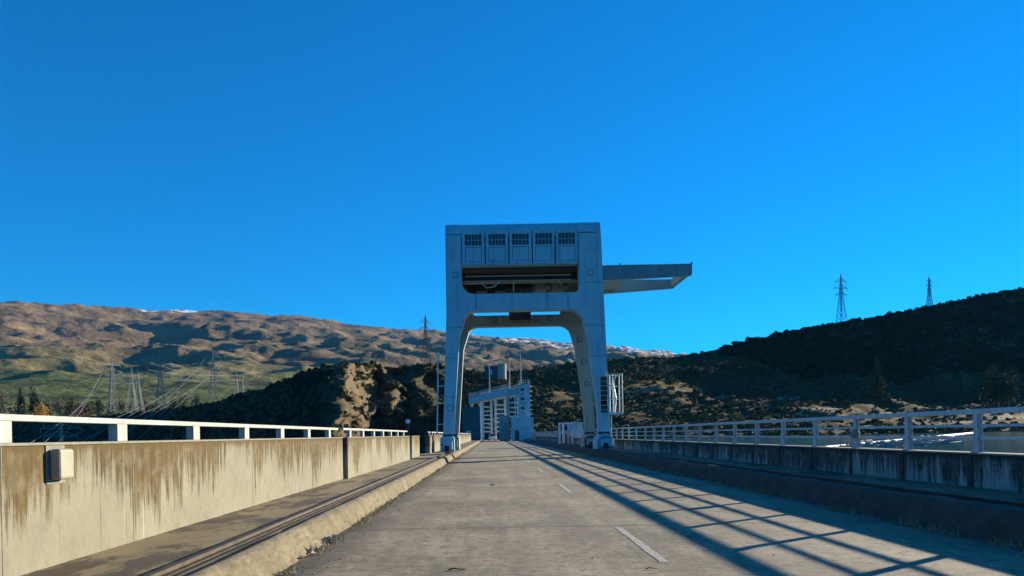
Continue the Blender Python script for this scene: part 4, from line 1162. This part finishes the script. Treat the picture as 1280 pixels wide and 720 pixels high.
litter(378, 694, 'pale dry leaves against the sunlit kerb, nearest the camera', 12)
# dry grass tufts and grit along the kerbs
GV, GF, go = [], [], 0
for side in (0, 1):
    for i in range(520 if side == 0 else 900):
        y = 4.5 + (R.random() ** 1.6) * 55
        if fbm(y * 0.5, side * 7, 3, 3) < -0.12: continue
        x = (KL + R.uniform(0.0, 0.16)) if side == 0 else (KR - R.uniform(-0.05, 0.3))
        n_ = 6
        for _ in range(n_):
            h = R.uniform(0.02, 0.07) if side == 0 else R.uniform(0.03, 0.11)
            a = R.uniform(0, 6.28); q = np.array([math.cos(a), math.sin(a), 0]) * 0.006
            b0 = np.array([x + R.normal(0, .03), y + R.normal(0, .05), 0.003]); tp = b0 + np.array([R.normal(0, h * 0.6), R.normal(0, h * 0.6), h])
            GV.append(np.stack([b0 - q, b0 + q, tp + q * 0.3, tp - q * 0.3])); GF.append(np.arange(4) + go); go += 4
o = raw_mesh('dry_grass', np.concatenate(GV), np.array(GF), M['drygrass'])
tag(o, 'dry grass tufts growing along the foot of both kerbs', 'grass', kind='stuff')
gv, gf, go = [], [], 0
for i in range(900):
    y = 4.5 + (R.random() ** 1.5) * 40; x = KL + abs(R.normal(0.12, 0.16))
    if R.random() < 0.06: x = R.uniform(KL, KR)
    s = R.uniform(0.002, 0.008)
    q = R.normal(0, 1, (8, 3)) * 0.25 + np.array([(a, b, c) for c in (-1, 1) for b in (-1, 1) for a in (-1, 1)])
    gv.append(q * s + np.array([x, y, s * 0.7]))
    gf.append(np.array([(0, 2, 3, 1), (4, 5, 7, 6), (0, 1, 5, 4), (2, 6, 7, 3), (0, 4, 6, 2), (1, 3, 7, 5)]) + go); go += 8
o = raw_mesh('gravel', np.concatenate(gv), np.concatenate(gf), M['kerb'])
tag(o, 'loose grit scattered along the kerb and road', 'grit', kind='stuff')

# ================================================================== AIR
hz = MB().box(-9600, 9600, -6500, 11500, -63, 1500).build('haze', None)
hm = bpy.data.materials.new('valley_haze'); hm.use_nodes = True
hn = hm.node_tree; hn.nodes.remove(hn.nodes['Principled BSDF'])
pv_ = hn.nodes.new('ShaderNodeVolumePrincipled')
pv_.inputs['Color'].default_value = (0.16, 0.52, 1.0, 1); pv_.inputs['Density'].default_value = 0.000016; pv_.inputs['Anisotropy'].default_value = 0.0
hn.links.new(pv_.outputs['Volume'], hn.nodes['Material Output'].inputs['Volume'])
hz.data.materials.append(hm); tag(hz, kind='stuff')
# ================================================================== LIGHT, SKY, CAMERA
SUN_AZ = math.radians(54.4)       # right of straight ahead (+y towards +x)
SUN_EL = math.radians(13.6)
sd = bpy.data.lights.new('sun', 'SUN'); sd.energy = 5.0; sd.angle = math.radians(0.5); sd.color = (1.0, 0.885, 0.68)
so = bpy.data.objects.new('sun', sd); COL.objects.link(so)
to_sun = Vector((math.sin(SUN_AZ) * math.cos(SUN_EL), math.cos(SUN_AZ) * math.cos(SUN_EL), math.sin(SUN_EL)))
so.rotation_euler = to_sun.to_track_quat('Z', 'Y').to_euler()
so.location = to_sun * 100

w = bpy.data.worlds.new('World'); SC.world = w; w.use_nodes = True
nt = w.node_tree
sky = nt.nodes.new('ShaderNodeTexSky'); sky.sky_type = 'NISHITA'; sky.sun_disc = False
sky.sun_elevation = SUN_EL; sky.sun_rotation = SUN_AZ
sky.altitude = 200; sky.air_density = 1.0; sky.dust_density = 0.0; sky.ozone_density = 4.0
bg = nt.nodes['Background']
tint = nt.nodes.new('ShaderNodeMix'); tint.data_type = 'RGBA'; tint.blend_type = 'MULTIPLY'
ins = [s for s in tint.inputs if s.type == 'RGBA']; tint.inputs['Factor'].default_value = 1.0
gm = nt.nodes.new('ShaderNodeGamma'); gm.inputs['Gamma'].default_value = 0.93
nt.links.new(sky.outputs['Color'], gm.inputs['Color']); nt.links.new(gm.outputs['Color'], ins[0]); ins[1].default_value = (0.0, 0.62, 1.06, 1)
nt.links.new([o for o in tint.outputs if o.type == 'RGBA'][0], bg.inputs['Color'])
bg.inputs['Strength'].default_value = 0.085

cd = bpy.data.cameras.new('camera'); co = bpy.data.objects.new('camera', cd); COL.objects.link(co)
cd.sensor_width = 36; cd.lens = 36 * F / 1280
cd.shift_x = (640 - VX) / 1280; cd.shift_y = (VY - 360) / 1280
cd.clip_start = 0.1; cd.clip_end = 30000
co.location = (0, 0, CAMZ); co.rotation_euler = (math.radians(90), ROLL, 0)
SC.camera = co
SC.view_settings.view_transform = 'Standard'; SC.view_settings.look = 'None'
SC.view_settings.gamma = 1.0; SC.view_settings.use_curve_mapping = False
SC.view_settings.exposure = 1.3
SC.cycles.max_bounces = 6
